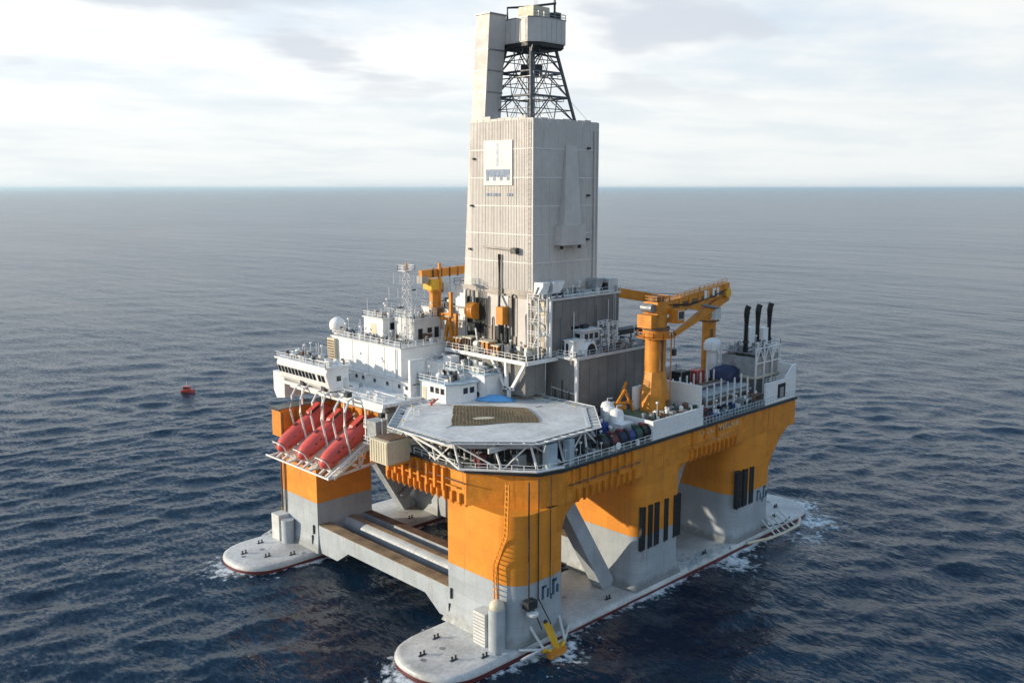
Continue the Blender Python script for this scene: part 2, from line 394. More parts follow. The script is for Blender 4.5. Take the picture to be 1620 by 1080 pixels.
    v2b = n.new('ShaderNodeVectorMath'); v2b.operation = 'SCALE'; l.new(v2.outputs[0], v2b.inputs[0]); l.new(gr.outputs[0], v2b.inputs['Scale'])
    v3 = n.new('ShaderNodeVectorMath'); v3.operation = 'ADD'; l.new(v2b.outputs[0], v3.inputs[0]); l.new(prev, v3.inputs[1])
    v4 = n.new('ShaderNodeVectorMath'); v4.operation = 'NORMALIZE'; l.new(v3.outputs[0], v4.inputs[0]); l.new(v4.outputs[0], b.inputs['Normal'])
    fo = n.new('ShaderNodeAttribute'); fo.attribute_name = 'foam'
    fn = noise(0.55, 8, (1, 1, 1), 0.68)
    def mth(op, a, c_):
        x = n.new('ShaderNodeMath'); x.operation = op
        for i, s_ in enumerate((a, c_)):
            if hasattr(s_, 'is_linked'): l.new(s_, x.inputs[i])
            else: x.inputs[i].default_value = s_
        return x.outputs[0]
    sm = mth('ADD', mth('MULTIPLY', fo.outputs['Fac'], 0.42), fn)
    # scattered small whitecaps far from the rig
    cap = mth('MULTIPLY', noise(0.035, 3, (1, 1, 1)), noise(0.5, 5, (1, .45, 1), .7))
    mr = n.new('ShaderNodeMapRange'); mr.inputs[1].default_value = 0.69; mr.inputs[2].default_value = 0.86; l.new(sm, mr.inputs[0])
    mc = n.new('ShaderNodeMapRange'); mc.inputs[1].default_value = 0.455; mc.inputs[2].default_value = 0.50; mc.inputs[4].default_value = 0.6; l.new(cap, mc.inputs[0])
    ff = mth('MAXIMUM', mr.outputs[0], mc.outputs[0])
    # aerated water shows pale blue-green round the hull
    aer = n.new('ShaderNodeMapRange'); aer.inputs[1].default_value = 0.66; aer.inputs[2].default_value = 0.95; aer.inputs[4].default_value = 0.8; l.new(sm, aer.inputs[0])
    mxa = n.new('ShaderNodeMix'); mxa.data_type = 'RGBA'; l.new(aer.outputs[0], mxa.inputs[0])
    mxa.inputs[6].default_value = (0.001, 0.012, 0.030, 1); mxa.inputs[7].default_value = (0.06, 0.16, 0.19, 1); l.new(mxa.outputs[2], b.inputs['Base Color'])
    fd = n.new('ShaderNodeBsdfDiffuse'); fd.inputs[0].default_value = (0.72, 0.75, 0.77, 1)
    ms = n.new('ShaderNodeMixShader'); l.new(ff, ms.inputs[0]); l.new(b.outputs[0], ms.inputs[1]); l.new(fd.outputs[0], ms.inputs[2])
    l.new(ms.outputs[0], n['Material Output'].inputs[0])
    me.materials.append(m)
    o = bpy.data.objects.new('sea', me); col.objects.link(o); o['kind'] = 'structure'; o['label'] = 'dark blue wind-ruffled open sea reaching to the horizon'
    return o
make_sea()

# ------------------------------------------------------------------ the hull: pontoons, columns, deck box, braces
hull = thing('platform_hull', 'orange and grey semi-submersible hull on two long white pontoons', 'platform hull', (130, 129, 0))
ponts = []
for yc in (PYN, PYF):
    mb = MB()
    rings = []
    for ins, z in ((2.0, -6.0), (0.0, -4.0), (0.0, 0.7), (0.12, 1.15), (0.45, 1.42), (0.9, 1.5)):
        rings.append([(x, y, z) for x, y in pontoon_outline(yc, inset=ins)])
    mb.loft(rings); p = mb.build('pontoon', 'pontoon', hull, smooth=40); ponts.append(p)
    for bx, by, bz in ((81.5, 1.5, 0), (84, -3, 0), (86.5, 4.2, 0), (88, -5.6, 0), (111, 5, 0), (117, -5.8, 0), (146, -6, 0), (180, -2, 0), (178, 3, 0), (174, -5, 0)):
        q = MB()
        for s_ in (-.35, .35): q.cyl(bx + s_, yc + by, 1.48, 2.05, 0.14, 8); q.cyl(bx + s_, yc + by, 2.05, 2.12, 0.2, 8)
        q.box(bx - .7, bx + .7, yc + by - .25, yc + by + .25, 1.44, 1.56)
        q.build('mooring_bollard', 'steel_dark', p, smooth=30)
    for bx, by in ((80.6, 0.2), (85, 1), (90, -6.4), (112, 0), (145, 1), (182, 1)):
        MB().cyl(bx, yc + by, 1.49, 1.55, 0.45, 12).build('manhole_cover', 'steel', p)
XCOL = ((92.3, 105.2), (122.6, 135.6), (153.8, 168.8))
cols = {}
for yi, (y0, y1, rr) in enumerate(((94.0, 109.6, (4.0, 4.0, 0, 0)), (149.0, 164.6, (0, 0, 4.0, 4.0)))):
    for xi, (x0, x1) in enumerate(XCOL):
        mb = MB(); top = 22.7
        r = list(rr)
        if xi == 1: r = [2.2 if q else 0 for q in r]
        if yi == 1 and xi == 0: top = 18.2
        flare = 0.9 if yi == 0 else 0.5
        o0 = rrect(x0, x1, y0, y1, r)
        def grow(g_):
            cx, cy = (x0+x1)/2, (y0+y1)/2
            return [(cx + (x-cx)*(1+g_/(x1-x0)*2), max(min(cy + (y-cy)*(1+g_/(y1-y0)*2), y1 if yi else 1e9), y0 if yi == 0 else -1e9)) for x, y in o0]
        mb.loft([[(x, y, z) for x, y in grow(g_)] for g_, z in ((flare, 1.40), (flare*.45, 2.6), (flare*.12, 4.2), (0, 6.0), (0, top))])
        cols[(yi, xi)] = mb.build('column', 'column', hull, smooth=35)
# upper part of the far front column behind the lifeboat bay
MB().box(104.2, 105.1, 149.3, 160.2, 18.2, 22.8).build('column_head', 'orange', hull)
# deck box with a lifeboat bay cut out of its front edge and a chamfered front corner
deck_poly = [(91.8, 104.5), (98.6, 95.2), (103, 94.02), (176, 94.02), (176, 164), (91.8, 164), (91.8, 160.6), (104.0, 160.6), (104.0, 125.6), (91.8, 125.6)]
deck = MB().prism(deck_poly, 22.6, 28.35).build('deck_box', 'orange', hull)
def shrink(poly, cx, cy, d): return [(x - math.copysign(d, x-cx), y - math.copysign(d, y-cy)) for x, y in poly]
MB().prism([(91.7,104.5),(98.5,95.1),(103,93.9),(176.1,93.9),(176.1,164.1),(91.7,164.1),(91.7,160.5),(103.9,160.5),(103.9,125.5),(91.7,125.5)], 28.354, 28.5).build('main_deck', 'deck_grey', hull)
# dark rubbing strip round the deck edge
for a, b in (((103, 93.82), (176.1, 93.82)), ((98.5, 95.0), (103, 93.82)), ((91.62, 104.5), (98.5, 95.0)), ((91.62, 125.5), (91.62, 104.5)), ((91.62, 164.1), (91.62, 160.5))):
    MB().beam((a[0], a[1], 28.2), (b[0], b[1], 28.2), 0.22, 0.5).build('rubbing_strip', 'steel_dark', deck)
# flare of the rear column up to the deck edge
def flare(xa, xb, steps):
    MB().loft([[(x, y, z) for x, y in rrect(xa, xb + d_, 94.03 + .02*(d_ < .1), 109.5, (0, max(4.0 - d_*.6, .4), 0, 0))] for z, d_ in steps]).build('flare', 'orange', hull, smooth=35)
flare(162.0, 168.8, ((14.6, .03), (17.5, 1.2), (20.5, 3.0), (23.2, 5.8), (24.4, 7.1), (28.3, 7.1)))
flare(100.0, 105.2, ((17.6, .03), (20.4, .8), (21.8, 2.0), (22.7, 4.0)))
flare(131.0, 135.6, ((17.8, .03), (20.4, .7), (21.8, 1.8), (22.7, 3.6)))
# hanging brackets along the two near edges of the deck box
br = MB().prism_x([(0, .3), (0, 2.4), (-0.6, 2.4), (-0.6, .9), (-0.3, .3)], -0.13, 0.13)
brm = br.mesh('bracket'); brm.materials.append(M['orange'])
def bracket(x, y, z, rot):
    o = bpy.data.objects.new('bracket', brm); col.objects.link(o); o.parent = deck; o.location = Vector((x, y, z)) - hull.location; o.rotation_euler = (0, 0, rot)
for k in range(10): bracket(91.8, 111.0 + k*1.5, 22.0, -math.pi/2)
for k in range(3): bracket(91.8, 105.6 + k*1.8, 22.0, -math.pi/2)
for k in range(10): bracket(106.4 + k*1.6, 94.02, 22.0, 0)
for k in range(11): bracket(137.6 + k*1.5, 94.02, 22.0, 0)
rng = random.Random(3)
# stiffeners, pipes and odd steel under the front edge
for k in range(8):
    y = 109 + k*2.1; MB().box(90.9, 91.79, y, y+.5, 24.2, 27.8).build('stiffener', 'orange', deck)
for k in range(12):
    x = 105 + k*1.9 if k < 9 else 138 + (k-9)*4
    MB().box(x, x+.28, 93.55, 94.0, 24.4 + rng.random()*1.5, 28.0).build('stiffener', 'orange', deck)
MB().tube([(91.3, 125.4, 25.2), (91.3, 106, 25.2)], .16, 6).build('pipe', 'orange', deck)
MB().tube([(91.2, 125.4, 26.3), (91.2, 104, 26.3)], .11, 6).build('pipe', 'rust_deck', deck)
MB().tube([(104, 93.6, 25.6), (122, 93.6, 25.6)], .12, 6).build('pipe', 'rust_deck', deck)
MB().tube([(135, 93.6, 25.2), (153, 93.6, 25.2)], .12, 6).build('pipe', 'orange', deck)
# recessed face of the bay: ribs on the orange wall behind the ramps
for k in range(11): MB().box(103.6, 103.99, 127.0 + k*3.2, 127.35 + k*3.2, 22.8, 28.2).build('stiffener', 'orange', deck)
# cross braces low between the two front columns
for xi in range(3):
    x0 = XCOL[xi][0]
    b = MB().prism_x([(109.5, 1.5), (112.2, 1.5), (116, 4.0), (139, 4.0), (142.8, 1.5), (149.1, 1.5), (149.1, 7.0), (109.5, 7.0)], x0 + .15, x0 + 2.6).build('brace', 'hull_grey', hull)
    MB().box(x0 + .1, x0 + 2.65, 109.7, 148.9, 7.005, 7.1).build('brace_walkway', 'brace_top', b)
    if xi == 0:
        MB().tube([(x0 + 7.6, 109.4, 5.6), (x0 + 7.6, 149.2, 5.6)], 1.6, 20).build('brace', 'hull_grey', hull, smooth=50)
        MB().box(x0 + 7.0, x0 + 8.2, 109.7, 148.9, 7.14, 7.24).build('brace_walkway', 'brace_top', hull)
        b3 = MB().box(x0 + 11, x0 + 12.8, 109.6, 149, 4.2, 6.9).build('brace', 'hull_grey', hull)
        MB().box(x0 + 10.9, x0 + 12.85, 109.7, 148.9, 6.905, 7.0).build('brace_walkway', 'rust_deck', b3)
# sloping box braces from the deck down to the pontoons beside the middle columns
for y0, y1 in ((99.0, 101.6), (156.5, 159.0)):
    MB().prism_y([(106.6, 22.5), (109.6, 22.5), (122.9, 1.6), (119.2, 1.6)], y0, y1).build('diagonal_brace', 'hull_grey', hull)
    MB().prism_y([(152.0, 22.5), (149.4, 22.5), (138.0, 1.6), (141.0, 1.6)], y0 + 4, y1 + 4).build('diagonal_brace', 'hull_grey', hull)
# bent dark exhaust duct against the far middle column, rusty tank beside it
MB().tube([(121.2, 154.0, 20.5), (121.0, 154.0, 13), (120.5, 154.6, 9), (119.4, 155.4, 6.4), (118.2, 156, 5.0)], 0.95, 12).build('duct', 'steel', hull, smooth=50)
# black fender guards on the near columns
for x, w in ((123.9, 1.1), (126.0, 1.0), (127.9, 1.15), (130.7, .95), (134.0, 1.9)):
    mb = MB().box(x - w/2, x + w/2, 93.78, 94.3, 9.0, 16.9); g_ = mb.build('fender_guard', 'black', cols[(0, 1)])
    MB().box(x - w/2 - .12, x - w/2, 93.7, 94.3, 8.9, 17.0).build('guard_rim', 'steel_dark', g_)
for x in (154.9, 157.2, 159.5):
    g_ = MB().box(x - .65, x + .65, 93.78, 94.6, 9.0, 16.6).build('fender_guard', 'black', cols[(0, 2)])
    MB().box(x - .78, x - .65, 93.7, 94.6, 8.9, 16.7).build('guard_rim', 'steel_dark', g_)
# painted dark-blue column marks on the grey band
def marks(cx, zc, parent, y=93.93):
    mb = MB()
    for dx, dz, w, h in ((-1.5, .6, .45, 2.2), (-1.15, 1.55, 1.0, .4), (-.35, .3, .4, 1.5), (.9, .9, .5, 2.6), (1.25, 2.0, .9, .45), (1.9, .4, .42, 1.3), (.4, -.5, .4, .9)):
        mb.box(cx + dx - w/2, cx + dx + w/2, y, y + .2, zc + dz - h/2, zc + dz + h/2)
    mb.build('painted_mark', 'mark_blue', parent)
marks(100.0, 8.6, cols[(0, 0)]); marks(163.6, 9.2, cols[(0, 2)])
# two lines of worn pale lettering on the orange deck side
mb = MB(); x = 141.3
while x < 153.5:
    w = rng.choice((.45, .6, .7)); h = rng.choice((.9, 1.05, 1.1))
    mb.box(x, x + w*.3, 93.955, 94.1, 26.4, 26.4 + h); mb.box(x, x + w, 93.955, 94.1, 26.4 + rng.choice((0, .4, .8)), 26.62 + rng.choice((0, .4, .7)))
    if rng.random() < .6: mb.box(x + w*.72, x + w, 93.955, 94.1, 26.4, 26.4 + h)
    x += w + .38
x = 144.6
while x < 150.2:
    w = rng.choice((.4, .5, .6)); mb.box(x, x + w*.35, 93.955, 94.1, 24.75, 25.6); mb.box(x, x + w, 93.955, 94.1, 24.75 + rng.choice((0, .3, .6)), 24.98 + rng.choice((0, .3, .6))); x += w + .35
mb.build('painted_lettering', 'mark_pale', deck)['kind'] = 'stuff'
# front column: access boxes, curved orange ladder, chain pipes, fairlead
fc = cols[(0, 0)]
b = MB().box(89.9, 92.35, 98.2, 100.9, 1.45, 6.9).build('access_box', 'offwhite', fc)
q = MB()
for k in range(9): q.box(89.84, 89.9, 98.3 , 100.8, 1.9 + k*.55, 2.0 + k*.55)
q.build('louvre', 'steel', b)
b = MB().cyl(91.0, 96.6, 1.45, 8.3, 1.35, 14).build('access_trunk', 'hull_grey', fc, smooth=40)
MB().ball((91.0, 96.6, 8.4), 1.25, 12, 8).build('trunk_cap', 'cream', b, smooth=60)
MB().ladder([(91.7, 97.6, 8.6), (91.7, 97.7, 14.6), (91.9, 96.6, 17.6), (92.0, 95.6, 20.0), (92.0, 95.2, 28.3)], 1.0, (0.3, 1, 0), 0.13, .8).build('ladder', 'orange', fc)
for x, r in ((94.9, .13), (97.2, .1), (99.9, .07)):
    MB().tube([(x, 93.72 if x > 96 else 93.55, 28.2), (x, 93.72 if x > 96 else 93.55, 8.6)], r, 6).build('chain_pipe', 'steel_dark', fc)
f_ = MB().box(94.0, 96.0, 92.7, 94.1, 8.0, 9.3).build('fairlead', 'steel_dark', fc)
MB().lathe([(.3, -.25), (.9, -.2), (.95, .2), (.3, .25)], (94.8, 92.6, 7.4), 14).build('fairlead_sheave', 'white', f_, smooth=40)
for p, q_ in (((95.2, 92.9, 8.1), (96.2, 91.9, 4.6)), ((97.0, 93.4, 8.8), (98.2, 91.9, 4.9))):
    MB().tube([p, q_], .1, 6).build('anchor_chain', 'steel_dark', fc)
# far front column: caisson and dark rails down its outer corner
lc = cols[(1, 0)]
b = MB().box(89.8, 92.4, 159.6, 162.4, 1.45, 6.8).build('access_box', 'offwhite', lc)
MB().cyl(91.0, 158.2, 1.45, 6.2, 1.3, 14).build('access_trunk', 'hull_grey', lc, smooth=40)
for y in (160.4, 161.8): MB().tube([(92.1, y, 27.5), (92.1, y, 6.9)], .14, 6).build('chain_pipe', 'rust_deck', lc)
for yy, zz in ((148.9, 5.0), (149.4, 2.8), (110.2, 5.4), (110.6, 2.6)):
    MB().beam((92.1, yy + (1.4 if yy > 130 else -1.4), zz), (92.1, yy + (1.4 if yy > 130 else -1.4), zz + 1.8), .25, .25).build('draught_post', 'steel_dark', lc if yy > 130 else fc)
# far middle column details: white sea-chest cover seen through the bay
MB().box(121.9, 122.5, 156.2, 160.8, 4, 13).build('hull_patch', 'offwhite', cols[(1, 1)])

# anchors on tubular racks
def anchor(loc, mirror, label):
    t = thing('anchor', label, 'anchor', loc, 'anchors hung on their racks'); s_ = -1 if mirror else 1
    def P(x, y, z): return (loc[0] + x, loc[1] + y*s_, loc[2] + z)
    MB().beam(P(-.6, .9, 5.2), P(.5, -.6, .9), .55, .8).build('shank', 'yellow', t)
    MB().beam(P(.4, .9, 4.4), P(.9, -.5, .9), .35, .5).build('shank', 'yellow', t)
    for q in (-1, 1):
        MB().loft([[P(.2 + q*.3, -.9, .8), P(.2 + q*2.1, -.5, 1.9), P(.2 + q*2.2, .5, 1.2), P(.2 + q*.3, .3, .2)],
                   [P(.2 + q*.3, -1.2, .5), P(.2 + q*2.1, -.8, 1.6), P(.2 + q*2.2, .2, .8), P(.2 + q*.3, 0, -.1)]]).build('fluke', 'yellow', t)
    MB().box(*sorted((P(-1.6,0,0)[0], P(2.0,0,0)[0])), *sorted((P(0,-1.2,0)[1], P(0,-.4,0)[1])), loc[2] + .1, loc[2] + 1.2).build('crown', 'orange_bright', t)
    MB().ball(P(-.6, .9, 5.35), .35, 8, 6).build('shackle', 'steel_dark', t)
    return t
anchor((98.0, 91.4, 0.0), False, 'yellow anchor hung low on the front orange column')
anchor((95.5, 167.6, 0.6), True, 'yellow anchor behind the left-hand column below the red lifeboats')
def rack(x0, y0, s_, label):
    t = thing('anchor_rack', label, 'anchor rack', (x0, y0, 0), 'anchor racks')
    for pts in ([(-5.0, 2.2, 1.6), (-2.2, .2, 1.4)], [(-2.2, 2.6, 4.4), (-1.6, .2, 1.4)], [(6.6, 2.3, 1.7), (3.2, .1, 1.2)], [(4.4, 2.5, 4.0), (3.2, .1, 1.2)], [(-2.2, .2, 1.4), (3.2, .1, 1.2)], [(-5.8, .9, .7), (-2.2, .2, 1.4)]):
        MB().tube([(x0 + a, y0 + b*s_, c) for a, b, c in pts], .24, 8).build('rack_tube', 'offwhite', t, smooth=50)
rack(98.0, 91.6, 1, 'pale tubular rack holding the yellow anchor on the front orange column')
rack(95.5, 167.2, -1, 'pale tubular rack beside the left-hand column below the red lifeboats')
# tubular bow bumper low on the rear column
t = thing('anchor_rack', 'pale tubular rack awash below the rear right column', 'anchor rack', (168, 93, 0), 'anchor racks')
for k in range(5):
    MB().tube([(164 + k*1.7, 93.9, 4.2 + k*.1), (165.5 + k*2.0, 91.2, 1.1)], .18, 6).build('rack_tube', 'offwhite', t)
MB().tube([(158, 93.5, .9), (163, 91.6, 1.0), (168, 90.9, 1.1), (174.5, 91.0, 1.1), (178, 92.6, 1.2)], .32, 8).build('rack_tube', 'cream', t, smooth=50)
MB().tube([(164, 93.7, 2.6), (170, 92.2, 2.4), (175, 93.4, 2.2)], .14, 6).build('rack_tube', 'steel_dark', t)

# ------------------------------------------------------------------ free-fall lifeboats and their ramps
def make_lifeboat():
    t = thing('lifeboat', '', 'lifeboat', (0, 0, 0), 'free-fall lifeboats on their ramps')
    rings = []; n = 18
    for x, ry, rzt, rzb, zc in ((0.0, .12, .12, .12, -.15), (.25, .62, .62, .6, -.1), (.9, 1.05, 1.05, 1.0, 0), (2.2, 1.36, 1.38, 1.3, 0), (4.5, 1.5, 1.55, 1.4, 0), (8.5, 1.52, 1.6, 1.4, 0), (11.5, 1.45, 1.55, 1.3, 0), (13.0, 1.25, 1.35, 1.1, .05), (13.5, .95, 1.05, .8, .1)):
        ry *= 1.24; rzt *= 1.2; rzb *= 1.12
        rings.append([(x, ry*math.cos(2*math.pi*k/n), zc + (rzt if math.sin(2*math.pi*k/n) > 0 else rzb)*math.sin(2*math.pi*k/n)) for k in range(n)])
    h = MB().loft(rings).build('hull', 'red', t, smooth=45)
    MB().loft([[(8.6, -.75, 1.4), (8.6, .75, 1.4), (9.4, .7, 2.15), (9.4, -.7, 2.15)][0:4], [(12.6, -.85, 1.2), (12.6, .85, 1.2), (12.3, .7, 2.3), (12.3, -.7, 2.3)]]).build('cockpit', 'red', t)
    for s_ in (-1, 1):
        MB().box(9.8, 11.8, s_*.80 - .03, s_*.80 + .03, 1.65, 2.05).build('window', 'glass', t)
        for k in range(4): MB().box(3.6 + k*1.3, 4.1 + k*1.3, s_*1.68 - .05, s_*1.68 + .05, .62, .85).build('porthole', 'glass', h)
        MB().beam((1.6, s_*1.58, -.25), (12.8, s_*1.74, -.25), .12, .22).build('rubbing_band', 'maroon', t)
    MB().box(13.2, 13.9, -.4, .4, -.3, .4).build('release_hook', 'steel_dark', t)
    MB().tube([(12.9, 0, -.9), (13.9, 0, -1.0)], .35, 10).build('propeller_shroud', 'steel_dark', t)
    MB().box(5.4, 6.2, -.45, .45, 1.7, 2.05).build('hatch', 'maroon', h)
    return t
LB_Y = (142.0, 149.7, 157.3)
lb_lab = ('red free-fall lifeboat on the ramp next to the tan container', 'red free-fall lifeboat on the middle ramp of three', 'red free-fall lifeboat on the ramp at the outer corner of the platform')
inc = R(30)
lb0 = make_lifeboat()
boats = [lb0, copy_tree(lb0), copy_tree(lb0)]
for o, y, lab in zip(boats, LB_Y, lb_lab):
    o.location = (89.0, y, 21.2); o.rotation_euler = (0, -inc, 0); o['label'] = lab
rp_lab = ('white steel launching ramp under the lifeboat next to the tan container', 'white steel launching ramp under the middle lifeboat', 'white steel launching ramp under the lifeboat at the platform corner')
def rpt(s_, off, y):      # point along the ramp, off = height above boat axis
    return (89.0 + s_*math.cos(inc) - off*math.sin(inc), y, 21.2 + s_*math.sin(inc) + off*math.cos(inc))
for i, (y, lab) in enumerate(zip(LB_Y, rp_lab)):
    t = thing('launching_ramp', lab, 'lifeboat ramp', (95, y, 20), 'lifeboat launching ramps')
    for s_ in (-1, 1):
        MB().beam(rpt(-.6, -1.75, y + s_*1.05), rpt(15.2, -1.75, y + s_*1.05), .35, .45).build('ramp_rail', 'white', t)
        # uprights that carry the recovery frame
        q = MB().tube([rpt(5.4, -1.6, y + s_*1.85), (93.2, y + s_*1.85, 28.5), (93.5, y + s_*1.7, 31.0), (94.6, y + s_*1.45, 33.0), (96.0, y + s_*1.3, 33.6)], .21, 8)
        q.build('davit_arm', 'white', t, smooth=50)
    for s_ in (1.0, 5.4, 9.8, 14.2): MB().beam(rpt(s_, -1.95, y - 1.9), rpt(s_, -1.95, y + 1.9), .3, .3).build('cross_beam', 'white', t)
    # hoop round the bow
    MB().tube([rpt(.6, -1.7, y - 1.8), rpt(.6, .7, y - 2.0), rpt(.5, 1.5, y - 1.3), rpt(.5, 1.5, y + 1.3), rpt(.6, .7, y + 2.0), rpt(.6, -1.7, y + 1.8)], .11, 6).build('bow_hoop', 'white', t, smooth=60)
    MB().beam((94.4, y - 1.45, 33.0), (94.4, y + 1.45, 33.0), .3, .3).build('cross_beam', 'white', t)
    q = MB()                                             # grating between the ramps
    q.loft([[rpt(-.4, -1.9, y - 3.6), rpt(-.4, -1.9, y - 2.1), rpt(-.4, -2.05, y - 2.1), rpt(-.4, -2.05, y - 3.6)], [rpt(14.8, -1.9, y - 3.6), rpt(14.8, -1.9, y - 2.1), rpt(14.8, -2.05, y - 2.1), rpt(14.8, -2.05, y - 3.6)]])
    q.build('access_stair', 'cream', t)
    MB().rail([rpt(-.4, -1.9, y - 3.6), rpt(14.8, -1.9, y - 3.6)], 1.0, 2.0, r=.05).build('railing', 'white', t)
    w = MB().box(94.9, 96.0, y - .6, y + .6, 33.35, 34.3).build('winch', 'steel_dark', t)
# truss that holds the ramp platform out from the hull
t = thing('ramp_truss', 'white triangular truss carrying the near end of the lifeboat ramps', 'truss', (92, 139, 20))
for p, q in (((88.7, 139.3, 19.6), (104.2, 139.3, 28.4)), ((88.7, 139.3, 19.4), (104.0, 139.3, 20.8)), ((93.0, 139.3, 22.0), (95.8, 139.3, 20.1)), ((95.8, 139.3, 20.1), (98.2, 139.3, 25.0)), ((98.2, 139.3, 25.0), (101.0, 139.3, 20.5)), ((95.8, 139.3, 20.1), (95.8, 139.3, 23.6)), ((101.0, 139.3, 20.5), (103.8, 139.3, 28.2))):
    MB().beam(p, q, .34, .34).build('truss_bar', 'white', t)
for y in (139.3, 145.9, 153.5, 160.2):
    MB().beam((88.7, y, 19.5), (104.2, y, 21.0), .3, .35).build('truss_bar', 'white', t)
MB().beam((88.7, 138.9, 19.5), (88.7, 161.4, 19.5), .25, .3).build('truss_bar', 'white', t)
MB().beam((96, 138.9, 20.2), (96, 161.4, 20.2), .35, .4).build('truss_bar', 'white', t)

# tan ventilated container at the deck edge between lifeboats and helideck
t = thing('equipment_container', 'tan ribbed steel container hanging over the deck edge under the helideck', 'container', (88.6, 121, 27.3))
MB().box(86.3, 91.0, 117.6, 122.4, 27.3, 31.2).build('body', 'cream', t)
for k in range(7): MB().box(86.22, 86.3, 117.8 + k*.68, 118.05 + k*.68, 27.5, 31.0).build('rib', 'cream', t)
for k in range(6): MB().box(86.6 + k*.75, 86.85 + k*.75, 117.53, 117.6, 27.5, 31.0).build('rib', 'cream', t)
MB().box(87.0, 90.6, 118, 122, 31.2, 31.35).build('roof_tray', 'rust_deck', t)
MB().beam((86.3, 117.5, 27.15), (91.7, 117.5, 27.15), .3, .3).build('support_beam', 'orange', t); MB().beam((86.3, 122.3, 27.15), (91.7, 122.3, 27.15), .3, .3).build('support_beam', 'orange', t)

# ------------------------------------------------------------------ accommodation
ac = thing('accommodation_block', 'white multi-storey living quarters behind the red lifeboats', 'living quarters', (108, 150, 28.5))
# covered lifeboat deck and its roof
MB().box(104.6, 105.0, 138.2, 163.6, 28.5, 32.6).build('muster_wall', 'offwhite', ac)
MB().box(104.6, 105.0, 126.0, 138.2, 28.5, 32.6).build('muster_wall', 'offwhite', ac)
for k in range(6): MB().box(104.5, 104.6, 139.6 + k*3.9, 140.7 + k*3.9, 28.6, 30.8).build('door', ('steel', 'cream', 'equip_grey')[k % 3], ac)
MB().box(96.4, 97.0, 132.6, 165.0, 31.7, 32.6).build('roof_fascia', 'white', ac)
roof = MB().prism([(96.6, 132.6), (108.0, 132.6), (108.0, 165.0), (95.2, 165.0), (95.2, 147.2), (96.6, 147.2)], 32.6, 33.2).build('boat_deck_roof', 'white', ac)
for y in (138.9, 145.9, 153.5, 161.0): MB().beam((97.2, y, 25.4), (97.2, y, 32.6), .3, .3).build('roof_post', 'white', ac)
MB().beam((97.2, 133.2, 28.4), (97.2, 133.2, 32.6), .3, .3).build('roof_post', 'white', ac)
MB().box(96.4, 104.4, 126.0, 138.6, 28.0, 28.48).build('muster_deck', 'offwhite', ac)
MB().rail([(96.5, 126.1, 28.48), (96.5, 138.5, 28.48)], 1.1, 1.8).build('railing', 'white', ac)
for k, y in enumerate((134.6, 136.9)): MB().box(99 + k*2.2, 100.8 + k*2.2, y, y + 1.5, 28.5, 30.8).build('locker', 'equip_grey', ac)
# stepped walls
def window(parent, x0, x1, y0, y1, z0, z1, face, name='window', frame='offwhite'):
    """window set into a wall: dark pane with a raised frame. face '-x' or '-y'"""
    if face == '-x':
        f = MB().box(x0 - .05, x0 + .03, y0 - .12, y1 + .12, z0 - .12, z1 + .12).build('window', frame, parent)
        MB().box(x0 - .07, x0, y0, y1, z0, z1).build('pane', 'glass', f)
    else:
        f = MB().box(x0 - .12, x1 + .12, y0 - .05, y0 + .03, z0 - .12, z1 + .12).build('window', frame, parent)
        MB().box(x0, x1, y0 - .07, y0, z0, z1).build('pane', 'glass', f)
    return f
w1 = MB().box(105.2, 118.0, 134.6, 165.0, 33.2, 35.3).build('wall', 'white', ac)
MB().box(105.0, 118.2, 134.4, 165.2, 35.3, 35.5).build('floor_edge', 'offwhite', ac)
for y in (136.2, 138.5, 142.3, 146.5, 150.4, 152.7): window(w1, 105.2, 0, y, y + .75, 34.1, 34.8, '-x')
w2 = MB().box(106.4, 118.0, 139.8, 163.6, 35.5, 41.3).build('wall', 'white_clean', ac)
MB().box(106.2, 118.2, 139.6, 163.8, 41.3, 41.6).build('roof', 'offwhite', ac)
for y in (145, 150.5, 156): MB().box(106.33, 106.4, y, y + .05, 35.6, 41.2).build('panel_joint', 'offwhite', w2)
MB().tube([(106.15, 141.2, 35.5), (106.15, 141.2, 41.3)], .12, 6).build('drain_pipe', 'offwhite', w2)
# slim wing wall that ends the lower storey, seen end-on in shade
MB().box(104.4, 107.6, 134.4, 135.0, 33.2, 40.2).build('wing_wall', 'white', ac)
MB().rail([(106.4, 139.8, 41.6), (106.4, 163.6, 41.6), (117.8, 163.6, 41.6)], 1.1, 2.0).build('railing', 'white', ac)
MB().rail([(106.4, 139.8, 41.6), (117.6, 139.8, 41.6)], 1.1, 2.0).build('railing', 'white', ac)
MB().rail([(96.7, 132.7, 33.2), (96.7, 147.0, 33.2)], 1.05, 2.2).build('railing', 'white', ac)
# brown slatted vent house at the outer end
v = MB().box(105.6, 108.8, 161.6, 164.2, 35.5, 41.0).build('vent_house', 'cream', ac)
for k in range(9): MB().box(105.5, 105.6, 161.8, 164.0, 35.9 + k*.55, 36.2 + k*.55).build('louvre', 'rust_deck', v)
MB().box(112.5, 118.0, 134.2, 139.6, 35.5, 38.6).build('wall', 'white', ac)
# outboard box on the far side
MB().prism_x([(165.0, 29.5), (168.2, 29.0), (169.3, 30.6), (169.3, 34.6), (165.0, 34.6)], 95.5, 101.5).build('side_sponson', 'white', ac)

